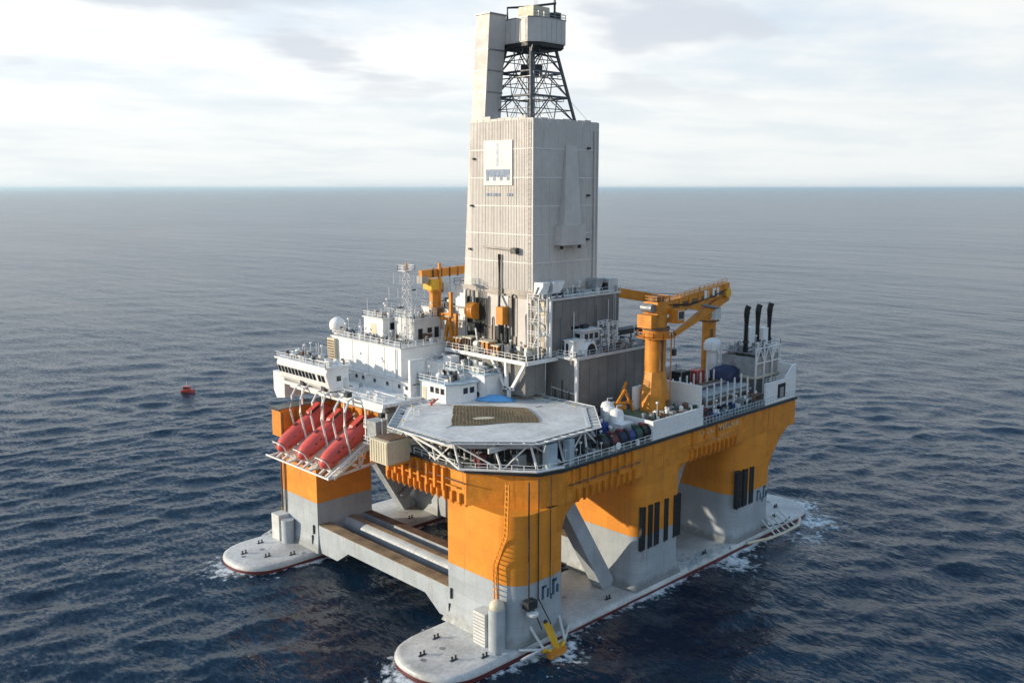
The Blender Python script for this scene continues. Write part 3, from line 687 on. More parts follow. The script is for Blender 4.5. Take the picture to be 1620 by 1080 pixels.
# wheelhouse with its row of dark windows
wh = thing('wheelhouse', 'white wheelhouse with a long row of dark windows above the red lifeboats', 'wheelhouse', (98, 156, 33.2))
body = MB().prism_y([(95.0, 34.2), (95.7, 33.5), (99.4, 33.5), (99.4, 38.0), (94.6, 38.0), (94.2, 37.0)], 147.4, 165.4).build('wall', 'white_clean', wh)
MB().box(93.9, 99.8, 147.0, 165.8, 38.0, 38.35).build('roof', 'white', wh)
def lean(x0, z): return 94.2 + (36.95 - z) / (36.95 - 34.2) * .78
for k in range(13):
    y = 148.3 + k*1.28 + (0.6 if k > 1 else 0)
    if y > 164.4: break
    f = MB().loft([[(lean(0, 35.25) - .05, y, 35.25), (lean(0, 35.25) - .05, y + .95, 35.25), (lean(0, 35.25) + .05, y + .95, 35.25), (lean(0, 35.25) + .05, y, 35.25)],
                   [(lean(0, 36.6) - .05, y, 36.6), (lean(0, 36.6) - .05, y + .95, 36.6), (lean(0, 36.6) + .05, y + .95, 36.6), (lean(0, 36.6) + .05, y, 36.6)]]).build('window', 'glass', body)
window(body, 96.6, 97.6, 147.4, 0, 35.4, 36.4, '-y', frame='white')
MB().box(98.2, 99.1, 147.33, 147.4, 33.6, 35.8).build('door', 'offwhite', body)
MB().rail([(94.1, 147.2, 38.35), (94.1, 165.6, 38.35), (99.6, 165.6, 38.35)], 1.0, 2.2).build('railing', 'white', wh)
MB().rail([(94.1, 147.2, 38.35), (99.6, 147.2, 38.35)], 1.0, 2.2).build('railing', 'white', wh)
for k, (x, y) in enumerate(((97, 162.5), (98.5, 159.8), (97.4, 157.2), (97.6, 154.2), (96.2, 151.5))):
    MB().box(x, x + 1.3, y, y + 1.1, 38.35, 39.2 + .3*(k % 2)).build('roof_unit', 'equip_grey', wh)
    MB().tube([(x + 1.8, y + .3, 38.35), (x + 1.8, y + .3, 40.4 + .5*(k % 3))], .06, 5).build('whip_aerial', 'white', wh)
one('satellite_dome', MB().cyl(109.0, 165.3, 39.0, 41.7, .7, 12).ball((109.0, 165.3, 43.2), 1.75, 18, 12), 'white_clean', 'round white satellite dome at the end of the living quarters roof', 'satellite dome', smooth=45)

dh = thing('roof_house', 'small white square house on the roof of the living quarters', 'deckhouse', (113, 154, 41.6))
wb = MB().box(110.5, 116.5, 151.0, 157.6, 41.6, 45.6).build('wall', 'white_clean', dh)
MB().box(110.2, 116.8, 150.7, 157.9, 45.6, 45.9).build('roof', 'offwhite', dh)
MB().box(110.42, 110.5, 153.3, 155.2, 41.8, 44.6).build('door', 'cream', wb)
window(wb, 112.3, 114.2, 151.0, 0, 43.4, 44.8, '-y')
MB().rail([(110.3, 150.8, 45.9), (116.6, 150.8, 45.9), (116.6, 157.7, 45.9), (110.3, 157.7, 45.9)], 1.0, 1.7, closed=True).build('railing', 'white', dh)
for x, y, h in ((111, 157, 3.4), (115.5, 152, 2.6)): MB().tube([(x, y, 45.9), (x, y, 45.9 + h)], .06, 5).build('whip_aerial', 'white', dh)
eh = thing('equipment_house', 'pale grey plant house beside the radio mast with dark openings', 'deckhouse', (116, 146, 41.6))
wb = MB().box(112.6, 119.5, 143.4, 149.8, 41.6, 46.2).build('wall', 'offwhite', eh)
for x, z, h in ((113.6, 42.0, 2.2), (116.0, 43.2, 1.0), (117.8, 42.0, 2.2)): MB().box(x, x + 1.1, 143.33, 143.4, z, z + h).build('opening', 'black', wb)
MB().rail([(112.7, 143.5, 46.2), (119.4, 143.5, 46.2), (119.4, 149.7, 46.2), (112.7, 149.7, 46.2)], 1.1, 1.7, closed=True).build('railing', 'white', eh)

# radio mast
rm = thing('radio_mast', 'tall slim white lattice radio mast with yard arms and red-tipped aerials', 'radio mast', (110.5, 142.6, 41.6))
cx, cy = 111.2, 143.8
for sx, sy in ((-1,-1),(1,-1),(1,1),(-1,1)):
    MB().beam((cx + sx*.9, cy + sy*.9, 41.6), (cx + sx*.55, cy + sy*.55, 56.0), .16, .16).build('mast_leg', 'white', rm)
q = MB(); zs = np.linspace(41.8, 55.8, 9)
for a, b in zip(zs[:-1], zs[1:]):
    ra = .9 - .35*(a - 41.6)/14.4; rb = .9 - .35*(b - 41.6)/14.4
    cs = [(-1,-1),(1,-1),(1,1),(-1,1)]
    for i in range(4):
        c0, c1 = cs[i], cs[(i+1) % 4]
        q.beam((cx + c0[0]*ra, cy + c0[1]*ra, a), (cx + c1[0]*rb, cy + c1[1]*rb, b), .07, .07)
        q.beam((cx + c0[0]*rb, cy + c0[1]*rb, b), (cx + c1[0]*rb, cy + c1[1]*rb, b), .07, .07)
q.build('lacing', 'white', rm)
MB().box(cx - 1.2, cx + 1.2, cy - 1.2, cy + 1.2, 56.0, 56.15).build('mast_platform', 'offwhite', rm)
MB().rail([(cx-1.2, cy-1.2, 56.15), (cx+1.2, cy-1.2, 56.15), (cx+1.2, cy+1.2, 56.15), (cx-1.2, cy+1.2, 56.15)], 1.0, 1.2, True, .04).build('railing', 'white', rm)
MB().tube([(cx, cy, 56.1), (cx, cy, 57.6)], .16, 6).build('topmast', 'orange', rm)
for z, ln in ((47.4, 2.6), (50.6, 3.0), (53.4, 2.2)):
    y_ = MB().beam((cx - ln, cy + ln*.6, z), (cx + ln, cy - ln*.6, z), .14, .14).build('yard', 'white', rm)
    for s_ in (-1, -.5, .55, 1): MB().tube([(cx + s_*ln, cy - s_*ln*.6, z), (cx + s_*ln, cy - s_*ln*.6, z + 1.6 + .7*abs(s_))], .06, 5).build('aerial', 'white', y_)
for z, s_ in ((45.4, 1), (48.8, -1), (52.0, 1)): MB().box(cx + s_*1.0, cx + s_*2.3, cy - .25, cy + .25, z, z + .25).build('radar_scanner', 'steel_dark', rm)
for k, (x, y, z, h) in enumerate(((107.4, 142.8, 41.6, 7), (108.6, 160.6, 41.6, 3.6), (110, 158.8, 41.6, 2.6), (109, 147, 41.6, 4.6), (112, 161.2, 41.6, 3.0))):
    lab_ = ('tall white whip aerial in front of the radio mast', 'whip aerial beside the satellite dome', 'short whip aerial between the satellite dome and the roof house', 'white whip aerial at the roof edge before the roof house', 'short whip aerial behind the satellite dome at the roof edge')[k]
    one('roof_aerial', MB().cyl(x, y, z, z + .5, .25, 8).tube([(x, y, z + .5), (x, y, z + h)], .07, 5), 'white', lab_, 'aerial', 'whip aerials on the living quarters roof')

# crew cabin with five windows between quarters and helideck
cb = thing('control_cabin', 'white control cabin with five dark windows behind the helideck', 'cabin', (114, 132, 33))
wb = MB().prism([(106.0, 126.0), (108.4, 124.6), (112.4, 124.6), (112.4, 133.6), (106.0, 133.6)], 32.6, 36.4).build('wall', 'white_clean', cb)
MB().prism([(105.6, 125.8), (108.3, 124.2), (112.8, 124.2), (112.8, 134.0), (105.6, 134.0)], 36.4, 36.7).build('roof', 'pale_blue', cb)
for y in (126.4, 127.9, 129.4): window(wb, 106.0, 0, y, y + 1.05, 34.6, 35.7, '-x', frame='white')
for x in (109.0, 110.6): window(wb, x, x + 1.1, 124.6, 0, 34.6, 35.7, '-y', frame='white')
MB().box(105.93, 106.0, 131.6, 132.7, 33.0, 35.4).build('door', 'cream', wb)
MB().rail([(105.7, 125.9, 36.7), (105.7, 133.9, 36.7), (112.7, 133.9, 36.7)], 1.0, 1.8).build('railing', 'white', cb)
MB().ball((108.2, 130.4, 37.3), .7, 12, 8).build('aerial_dome', 'white_clean', cb, smooth=60)
for x, y in ((110, 126.5), (111, 132)): MB().box(x, x + 1.4, y, y + 1.2, 36.7, 37.6).build('roof_unit', 'offwhite', cb)
MB().box(104.0, 112.6, 124.4, 134.4, 28.5, 32.6).build('plinth', 'offwhite', cb)
# long low deckhouse with pale blue roofs behind it
fd = thing('forward_deckhouse', 'low white deckhouse with pale blue-grey roof in front of the drill floor', 'deckhouse', (116, 137, 28.5))
MB().box(112.9, 120.6, 123.0, 146.5, 28.5, 37.6).build('wall', 'white', fd)
rf = MB().box(112.7, 120.8, 122.8, 146.7, 37.6, 37.9).build('roof', 'pale_blue', fd)
for k in range(5): MB().box(113.4 + (k % 2)*3.2, 115.6 + (k % 2)*3.2, 125 + k*4.1, 127.2 + k*4.1, 37.9, 38.9 + .5*((k*7) % 3)).build('roof_unit', ('offwhite', 'equip_grey', 'white')[k % 3], rf)
for k in range(4): MB().tube([(113.2, 124 + k*5, 38.3), (120, 124.6 + k*5, 38.3)], .18, 6).build('pipe', ('offwhite', 'steel', 'green')[k % 3], rf)
MB().rail([(112.8, 122.9, 37.9), (112.8, 146.6, 37.9)], 1.05, 2.0).build('railing', 'white', fd)
for y in (124.4, 127, 129.6, 132.2): window(fd, 112.9, 0, y, y + 1.0, 33.6, 34.4, '-x')
# tall white stores block beside the far crane
sb = thing('stores_block', 'tall cream-white block beside the far orange crane', 'deckhouse', (130, 146, 28.5))
MB().box(126.0, 137.0, 139.6, 146.4, 28.5, 52.0).build('wall', 'white', sb)
MB().box(125.8, 137.2, 139.4, 146.6, 52.0, 52.3).build('roof', 'offwhite', sb)
MB().rail([(125.9, 139.5, 52.3), (125.9, 146.5, 52.3), (137, 146.5, 52.3)], 1.1, 1.9).build('railing', 'steel', sb)
for z in (44.6, 47.5): MB().box(125.0, 126.0, 140.0, 146.2, z, z + .15).build('gallery', 'steel', sb)
MB().box(125.94, 126.0, 141.2, 142.2, 41.0, 44.4).build('door', 'steel', sb)
lo = thing('stores_annex', 'lower cream-white block with roof aerials behind the radio mast', 'deckhouse', (126, 151, 28.5))
MB().box(124.5, 134.5, 146.7, 155.6, 28.5, 46.6).build('wall', 'white', lo)
MB().box(124.3, 134.7, 146.7, 155.8, 46.6, 46.9).build('roof', 'offwhite', lo)
MB().rail([(124.4, 146.8, 46.9), (124.4, 155.7, 46.9)], 1.1, 1.7).build('railing', 'steel', lo)
for k in range(3): MB().box(126, 127.6, 147.6 + k*2.6, 149.2 + k*2.6, 46.9, 47.9).build('roof_unit', 'equip_grey', lo)

# ------------------------------------------------------------------ helideck
HZ = 33.0; hcx, hcy, hap = 106.0, 112.7, 16.2; hs = hap*math.tan(R(22.5))
def octo(d=0.0):
    a = hap + d; s_ = a*math.tan(R(22.5))
    return [(hcx-s_, hcy-a), (hcx+s_, hcy-a), (hcx+a, hcy-s_), (hcx+a, hcy+s_), (hcx+s_, hcy+a), (hcx-s_, hcy+a), (hcx-a, hcy+s_), (hcx-a, hcy-s_)]
hd = thing('helideck', 'large pale grey octagonal helicopter deck on white struts over the front corner', 'helideck', (hcx, hcy, 28.5))
MB().prism(octo(-.3), HZ - .35, HZ - .02).build('deck_frame', 'steel', hd)
# plank-wise deck plating: extruded aluminium planks running across
def clip_poly(poly, y0, y1):
    def half(p, yy, keep_above):
        o = []
        for i in range(len(p)):
            a, b = p[i], p[(i+1) % len(p)]; ia = (a[1] >= yy) == keep_above; ib = (b[1] >= yy) == keep_above
            if ia: o.append(a)
            if ia != ib: f = (yy - a[1])/(b[1]-a[1]); o.append((a[0] + f*(b[0]-a[0]), yy))
        return o
    return half(half(poly, y0, True), y1, False)
op = octo(-.1); yv = np.linspace(hcy - hap + .1, hcy + hap - .1, 14)
for a, b in zip(yv[:-1], yv[1:]):
    pl = clip_poly(op, a + .015, b - .015)
    if len(pl) >= 3: MB().prism(pl, HZ - .018, HZ + .03).build('deck_plank', 'helideck', hd)
# safety net frame leaning out all round
inn = octo(0.0); ou = octo(1.5)
for i in range(8):
    j = (i+1) % 8
    nt_ = MB().add([(*inn[i], HZ-.12), (*inn[j], HZ-.12), (*ou[j], HZ+.12), (*ou[i], HZ+.12), (*inn[i], HZ-.16), (*inn[j], HZ-.16), (*ou[j], HZ+.08), (*ou[i], HZ+.08)],
                [(0,1,2,3), (7,6,5,4), (3,2,6,7)]).build('safety_net', 'equip_grey', hd)
    q = MB(); q.beam((*ou[i], HZ+.12), (*ou[j], HZ+.12), .14, .14)
    for k in range(8):
        f = k/7; p0 = Vector((*inn[i], HZ-.1)).lerp(Vector((*inn[j], HZ-.1)), f); p1 = Vector((*ou[i], HZ+.13)).lerp(Vector((*ou[j], HZ+.13)), f); q.beam(p0, p1, .1, .1)
    q.build('net_frame', 'white', nt_)
# edge girder and underdeck trusses
gi = octo(-1.2)
for i in range(8):
    a, b = gi[i], gi[(i+1) % 8]; MB().beam((*a, HZ - .9), (*b, HZ - .9), .35, .9).build('edge_girder', 'offwhite', hd)
for k in range(5):
    y = 100 + k*6; MB().beam((92.5, y if 106 < y < 120 else y, HZ - .8), (119.5, y, HZ - .8), .3, .8).build('cross_girder', 'offwhite', hd)
lo_pts = [(91.5, 118), (91.5, 111.5), (91.2, 105.2), (95.2, 99.8), (98.9, 95.6), (104.5, 95.0), (110.0, 95.0), (114.8, 95.6), (119, 101)]
up_pts = [(90.9, 118.6), (90.9, 112), (91.0, 106.4), (95.1, 101.6), (99.4, 97.8), (105.5, 97.6), (112.0, 97.6), (116, 101), (119.4, 104.5)]
for (a, b) in zip(lo_pts, up_pts): MB().tube([(*a, 28.5), (*b, HZ - .4)], .2, 6).build('strut', 'white', hd)
for i in range(len(lo_pts) - 1):
    p, q_ = (lo_pts[i], up_pts[i+1]) if i % 2 else (up_pts[i], lo_pts[i+1])
    MB().tube([(*p, HZ - .5 if i % 2 == 0 else 28.6), (*q_, 28.6 if i % 2 == 0 else HZ - .5)], .15, 6).build('strut', 'white', hd)
MB().tube([(90.2, 119.0, HZ - .5), (90.3, 110, 31.0), (90.2, 104.2, 28.9), (97.8, 94.8, 28.9), (102.6, 93.4, 29.0)], .2, 6).build('lower_chord', 'white', hd)
# painted line ring: a pale border line
bl = MB(); o1 = octo(-.55); o2 = octo(-.95)
for i in range(8): j = (i+1) % 8; bl.add([(*o1[i], HZ+.036), (*o1[j], HZ+.036), (*o2[j], HZ+.036), (*o2[i], HZ+.036)], [(0,1,2,3)])
bl.build('border_line', 'white', hd)
for x, y, z in ((92.5, 121.2, 0), (100, 128.4, 0), (113.5, 127.9, 0), (121.5, 108, 0), (121.6, 117, 0)):
    MB().cyl(x, y, HZ - .2, HZ + .35, .14, 8).build('perimeter_light', 'yellow', hd)
# access stairs and their cage on the near left corner of the helideck
st = thing('helideck_stair', 'pale steel stair and landing between lifeboat deck and helideck', 'stair', (94, 124, 29))
MB().loft([[(91.0, 122.6, 29), (91.0, 124.0, 29), (91.0, 124.0, 28.8), (91.0, 122.6, 28.8)], [(97.0, 122.6, HZ), (97.0, 124.0, HZ), (97.0, 124.0, HZ - .2), (97.0, 122.6, HZ - .2)]]).build('flight', 'offwhite', st)
MB().rail([(91.0, 122.6, 29), (97.0, 122.6, HZ)], 1.1, 1.4).build('railing', 'white', st)
MB().rail([(91.0, 124.0, 29), (97.0, 124.0, HZ)], 1.1, 1.4).build('railing', 'white', st)
MB().box(88.5, 91.2, 122.4, 127.5, 28.8, 29.0).build('landing', 'steel', st)
MB().rail([(88.6, 122.5, 29), (88.6, 127.4, 29), (91.2, 127.4, 29)], 1.1, 1.4).build('railing', 'white', st)
for x, y in ((93.4, 128.6), (96.0, 126.0)):
    MB().tube([(x, y, 28.5), (x, y, 32.2)], .13, 6).build('lamp_post', 'white', st); MB().box(x - .45, x + .45, y - .45, y + .45, 32.2, 33.0).build('floodlight', 'black', st)
one('stair_cabinet', MB().box(92.2, 94.6, 128.8, 131.4, 28.5, 31.4).box(92.0, 94.8, 128.6, 131.6, 31.4, 31.55), 'equip_grey', 'dark grey cabinet under the canopy corner by the helideck stair', 'cabinet')

# landing net: tan rope mesh laid over the middle of the deck, stretched a little askew
LN = [(96.8, 113.0), (107.6, 105.2), (110.6, 106.3), (114.6, 112.8), (112.9, 114.4), (106.0, 123.2)]
ln = thing('landing_net', 'tan rope landing net stretched over the middle of the helideck', 'net', (106, 113, HZ + .03))
n_ = 26; mbn = MB(); A, B_, C_, D_ = (96.4, 113.2), (108.4, 104.8), (115.6, 112.4), (106.0, 123.8)
def bil(u, v):
    return ((1-u)*(1-v)*A[0] + u*(1-v)*B_[0] + u*v*C_[0] + (1-u)*v*D_[0], (1-u)*(1-v)*A[1] + u*(1-v)*B_[1] + u*v*C_[1] + (1-u)*v*D_[1])
rr = random.Random(8); gv = []
for i in range(n_+1):
    for j in range(n_+1):
        x, y = bil(i/n_, j/n_); e = (i in (0, n_)) or (j in (0, n_))
        k_ = max(0, (i/n_ - .55))*max(0, j/n_ - .3)*3.0; x -= k_*1.6; y += k_*.6 - .5*math.sin(7*i/n_)*(1 - j/n_)
        gv.append((x + rr.uniform(-.12, .12), y + rr.uniform(-.12, .12), HZ + .05 + rr.uniform(0, .05)))
fs = [(i*(n_+1)+j, (i+1)*(n_+1)+j, (i+1)*(n_+1)+j+1, i*(n_+1)+j+1) for i in range(n_) for j in range(n_)]
mbn.add(gv, fs); mbn.build('mesh_sheet', 'net', ln)
q = MB()
for k in range(n_+1):
    q.tube([(gv[k*(n_+1)+j][0], gv[k*(n_+1)+j][1], HZ + .12) for j in range(0, n_+1, 2)], .05, 4)
    q.tube([(gv[i*(n_+1)+k][0], gv[i*(n_+1)+k][1], HZ + .13) for i in range(0, n_+1, 2)], .05, 4)
o = q.build('rope_grid', 'rope', ln); o['kind'] = 'stuff'
for (p, d) in ((A, (-1.6, -.4)), (B_, (.2, -1.8)), (C_, (1.8, .2)), (D_, (-.2, 1.8))):
    MB().tube([(p[0], p[1], HZ + .1), (p[0] + d[0], p[1] + d[1], HZ + .08)], .05, 4).build('tie_rope', 'rope', ln)
MB().prism([(103.6 + 1.7*math.cos(R(a_))*(.8 + .4*rr.random()), 113.0 - 0.9*math.cos(R(a_)) + .9*math.sin(R(a_))) for a_ in range(0, 360, 30)], HZ + .16, HZ + .18).build('faded_mark', 'cream', ln)
tp = thing('folded_tarpaulin', 'light blue tarpaulin heaped on the edge of the helideck', 'tarpaulin', (114, 122, HZ))
tv = []
for i in range(9):
    for j in range(5):
        u = i/8; v_ = j/4; h = 1.0*math.sin(math.pi*u)*math.sin(math.pi*v_) + .04
        p = Vector((112.0, 124.4, 0)).lerp(Vector((116.8, 118.8, 0)), u) + Vector((1.2, 1.0, 0))*(v_ - .5)*(1.0 + .8*math.sin(math.pi*u))
        tv.append((p.x, p.y, HZ + .05 + h + rr.uniform(0, .12)))
MB().add(tv, [(i*5+j, (i+1)*5+j, (i+1)*5+j+1, i*5+j+1) for i in range(8) for j in range(4)]).build('sheet', 'light_blue', tp, smooth=60)
MB().beam((112.3, 124.0, HZ + .07), (116.4, 119.2, HZ + .07), .9, .08).build('strap', 'pale_blue', tp)
for k, (x, y, m_, lab) in enumerate(((103.4, 127.0, 'red_paint', 'red fire monitor on its stand beside the helideck'), (121.8, 119.4, 'yellow', 'yellow fire monitor on its stand beside the helideck'))):
    t = thing('fire_monitor', lab, 'fire monitor', (x, y, 32), 'fire monitors beside the helideck')
    MB().cyl(x, y, 31.4, 33.5, .18, 8).build('stand', m_, t); MB().beam((x, y, 33.4), (x + .9, y - .9, 34.3), .28, .28).build('barrel', m_, t)
    MB().lathe([(.55, 0), (.5, .12), (.1, .15)], (x, y, 33.5), 12).build('hand_wheel', m_, t); MB().box(x - .7, x + .7, y - .7, y + .7, 31.2, 31.4).build('platform', 'steel', t)
for k in range(4):
    x = 105.6 + k*1.7; one('deck_locker', MB().box(x, x + .9, 129.2, 129.8, HZ - .3, HZ + .45).box(x - .05, x + .95, 129.15, 129.85, HZ + .45, HZ + .52), ('steel', 'maroon', 'steel', 'equip_grey')[k],
        ('grey locker nearest the red fire monitor at the helideck edge', 'maroon locker in the row at the helideck edge', 'grey locker between the maroon and the dark lockers at the helideck edge', 'dark grey locker at the end of the row at the helideck edge')[k], 'locker', 'lockers along the helideck edge')
# tanks, drums and boxes in the open bay below the helideck
bay = (('maroon', 94.2, 103.6, 'maroon pump box under the front of the helideck'), ('black', 96.0, 101.8, 'black pump box under the front of the helideck'), ('equip_grey', 98.6, 99.4, 'grey valve box under the front of the helideck'), ('steel', 101.4, 97.6, 'steel drum rack under the front of the helideck'), ('navy', 106.2, 97.2, 'navy blue skid under the right edge of the helideck'), ('black', 109.8, 97.4, 'black skid under the right edge of the helideck'))
for m_, x, y, lab in bay:
    t = thing('pump_skid', lab, 'skid', (x, y, 28.5), 'skids under the helideck')
    MB().box(x - .9, x + .9, y - .7, y + .7, 28.9, 30.6).build('body', m_, t); MB().box(x - 1.1, x + 1.1, y - .9, y + .9, 28.5, 28.9).build('skid_base', 'steel', t)
    MB().tube([(x - .5, y, 30.6), (x - .5, y, 31.3), (x + 1.2, y + .8, 31.3)], .13, 6).build('pipe', 'steel', t)
for k, (x0, y0, x1) in enumerate(((100.5, 94.7, 102.4), (105.0, 94.5, 106.2))):
    one('bay_column', MB().box(x0, x1, y0, y0 + 1.4, 28.5, HZ - .4), 'pale_blue', 'pale blue-grey box column carrying the right edge of the helideck', 'column', 'box columns under the helideck edge')
one('walkway_edge', MB().rail([(91.4, 117.0, 28.5), (91.4, 104.6, 28.5), (98.3, 95.3, 28.5), (102.8, 94.1, 28.5), (126, 94.1, 28.5)], 1.1, 2.0), 'white', 'white railing along the deck edge under the helideck', 'railing')

# ------------------------------------------------------------------ derrick tower
TX0, TX1, TY0, TY1, TZ0, TZ1 = 122.0, 140.0, 119.5, 138.8, 53.0, 84.6
dk = thing('derrick', 'tall pale clad drilling derrick with open steel lattice top', 'derrick', (131, 129, TZ0))
# core wall behind the sheets (its far side leans in a little towards the top)
def tower_ring(z, d):
    f = (z - TZ0)/(TZ1 - TZ0); return [(TX0 + d, TY0 + d, z), (TX1 - d, TY0 + d, z), (TX1 - d, TY1 - d - 2.2*f, z), (TX0 + d, TY1 - d - 2.2*f, z)]
MB().loft([tower_ring(TZ0, .14), tower_ring(TZ1 - .5, .14)]).build('core_wall', 'cladding_core', dk)
def rib_panel(w, h, w_top=None, ribs=5):
    """vertically ribbed sheet, width along +x, proud of y=0 towards -y"""
    wt = w if w_top is None else w_top; prof = []
    for k in range(ribs):
        for f, d in ((.0, 0), (.30, 0), (.42, .07), (.88, .07)): prof.append(((k + f)/ribs, d))
    prof.append((1.0, 0)); mb = MB()
    pts = [(u*w, -d, 0) for u, d in prof] + [(u*wt, -d, h) for u, d in prof]; n = len(prof)
    mb.add(pts, [(i, i+1, n+i+1, n+i) for i in range(n-1)]); return mb
rows = 6; ph = (TZ1 - TZ0)/rows; ncol = 8; pw = (TY1 - 2.2 - TY0)/ncol; pwy = (TX1 - TX0)/ncol
gap = .05
msh = {}
def panel_obj(key, mk, loc, rz):
    if key not in msh:
        msh[key] = mk().mesh('cladding_panel'); msh[key].materials.append(M['cladding'])
    o = bpy.data.objects.new('cladding_panel', msh[key]); col.objects.link(o); o.parent = dk
    o.location = Vector(loc) - dk.location; o.rotation_euler = (0, 0, rz); return o
pr = random.Random(4)
for r_ in range(rows):
    z = TZ0 + r_*ph
    for c in range(ncol):
        jut = pr.uniform(0, .03)
        # near right face (-Y): panel x runs +X
        panel_obj('y', lambda: rib_panel(pwy - gap, ph - gap), (TX0 + c*pwy, TY0 - jut, z), 0)
        # sunlit face (-X): panel x runs -Y, outward is -X
        panel_obj('x', lambda: rib_panel(pw - gap, ph - gap), (TX0 - jut, TY0 + (c+1)*pw - gap, z), -math.pi/2)
    f0 = 2.2*(1 - r_/rows); f1 = 2.2*(1 - (r_+1)/rows)
    if f0 > .2:
        mb = MB().add([(0, 0, 0), (-f0, 0, 0), (-f1, 0, ph - gap), (0, 0, ph - gap), (0, -.04, 0), (-f0, -.04, 0), (-f1, -.04, ph - gap), (0, -.04, ph - gap)], [(0,1,2,3), (7,6,5,4), (1,5,6,2)])
        me = mb.mesh('cladding_panel'); me.materials.append(M['cladding']); o = bpy.data.objects.new('cladding_panel', me); col.objects.link(o); o.parent = dk
        o.location = Vector((TX0, TY0 + ncol*pw, z)) - dk.location; o.rotation_euler = (0, 0, -math.pi/2)
# corner trims and level flashing
MB().beam((TX0 - .06, TY0 - .06, TZ0), (TX0 - .06, TY0 - .06, TZ1), .3, .3).build('corner_trim', 'cladding', dk)
MB().beam((TX1 + .02, TY0 - .06, TZ0), (TX1 + .02, TY0 - .06, TZ1), .3, .3).build('corner_trim', 'cladding', dk)
for r_ in (1, 2, 3, 4, 5):
    z = TZ0 + r_*ph - .05; f = 2.2*r_/rows
    MB().box(TX0 - .13, TX0 - .08, TY0, TY1 - f, z - .09, z + .09).build('flashing', 'cladding_core', dk)
    MB().box(TX0, TX1, TY0 - .13, TY0 - .08, z - .09, z + .09).build('flashing', 'cladding_core', dk)
for k in range(9):   # uneven top edge sheets
    MB().box(TX0 - .05, TX0 + .05, TY0 + k*1.9, TY0 + k*1.9 + 1.8, TZ1 - .1, TZ1 + pr.uniform(.1, .9)).build('top_sheet', 'cladding', dk)
for k in range(9):
    MB().box(TX0 + k*2, TX0 + k*2 + 1.9, TY0 - .05, TY0 + .05, TZ1 - .1, TZ1 + pr.uniform(.05, .4)).build('top_sheet', 'cladding', dk)
# painted emblem: white board with pale mast line and a dark blue toothed bar
em = MB().box(TX0 - .30, TX0 - .18, 124.7, 132.5, 72.6, 81.0).build('emblem_board', 'emblem_white', dk, label='white board with a pale mast and dark blue toothed bar')
MB().box(TX0 - .33, TX0 - .30, 128.4, 128.95, 76.2, 80.4).build('emblem_mast', 'emblem_pale', em)
MB().box(TX0 - .33, TX0 - .30, 127.6, 128.2, 76.2, 78.6).build('emblem_mast', 'emblem_white', em)
tb = MB().box(TX0 - .35, TX0 - .30, 125.3, 131.9, 74.6, 75.6)
for k in range(4): tb.box(TX0 - .35, TX0 - .30, 125.4 + k*1.9, 126.1 + k*1.9, 73.5, 74.6)
for k in range(3): tb.prism_x([(126.1 + k*1.9, 74.6), (126.35 + k*1.9, 74.15), (127.05 + k*1.9, 74.15), (127.3 + k*1.9, 74.6)], TX0 - .349, TX0 - .301)
tb.build('emblem_bar', 'emblem_blue', em)
for y, w in ((132, .5), (131.2, .7), (130.2, .6), (129.5, .45), (128.8, .6), (126.2, .7), (125.2, .5)):
    MB().box(TX0 - .16, TX0 - .10, y - w, y, 70.6, 71.15).build('painted_letter', 'emblem_blue', dk)
# davit bar and drill line down the sunlit face
b = MB().tube([(TX0 - .7, 132.4, 60.9), (TX0 - .7, 123.2, 60.6)], .22, 8).build('monorail_beam', 'wall_tan', dk)
MB().box(TX0 - 1.2, TX0 - .2, 122.9, 124.2, 59.9, 61.0).build('hoist', 'steel_dark', b)
MB().box(TX0 - .7, TX0, 131.8, 132.1, 60.8, 61.0).build('beam_bracket', 'steel', b)
MB().tube([(TX0 - .5, 128.0, 59.6), (TX0 - .5, 128.0, 51.6), (TX0 - 1.4, 127.2, 49.5), (TX0 - 1.6, 127.0, 44.5)], .27, 8).build('standpipe', 'steel_dark', dk, smooth=50)
# enclosed duct with a box foot down the shaded face
b = MB().loft([[(128.8, TY0 - 1.7, 65.0), (133.6, TY0 - 1.7, 65.0), (133.6, TY0 - .1, 65.0), (128.8, TY0 - .1, 65.0)], [(130.6, TY0 - .35, 80.0), (133.6, TY0 - .35, 80.0), (133.6, TY0 - .1, 80.0), (130.6, TY0 - .1, 80.0)]]).build('duct', 'cladding', dk)
MB().box(127.6, 134.4, TY0 - 2.1, TY0 - .1, 61.4, 65.2).build('duct_foot', 'cladding', b)
for x in (128.2, 133.2): MB().tube([(x, TY0 - 1.6, 61.4), (x, TY0 - 1.6, 60.7)], .35, 10).build('vent_outlet', 'black', b)
MB().box(134.6, 135.0, TY0 - .6, TY0, 64.4, 65.2).build('lamp', 'steel_dark', dk)
# tall clad shaft that rises past the top
sh = MB().loft([[(122.0, 132.6, 84.0), (126.2, 132.6, 84.0), (126.2, 136.4, 84.0), (122.0, 136.4, 84.0)], [(122.3, 131.3, 104.4), (126.6, 131.3, 104.4), (126.6, 135.0, 104.4), (122.3, 135.0, 104.4)]]).build('shaft', 'cladding', dk)
for z in (90.2, 94.2, 98.0):
    f = (z - 84)/20.4; MB().box(121.96 + .3*f, 126.28 + .4*f, 132.52 - 1.3*f, 136.48 - 1.4*f, z - .12, z + .12).build('shaft_band', 'steel', sh)
MB().box(122.1, 126.8, 131.1, 135.2, 104.4, 104.6).build('shaft_cap', 'steel', sh)
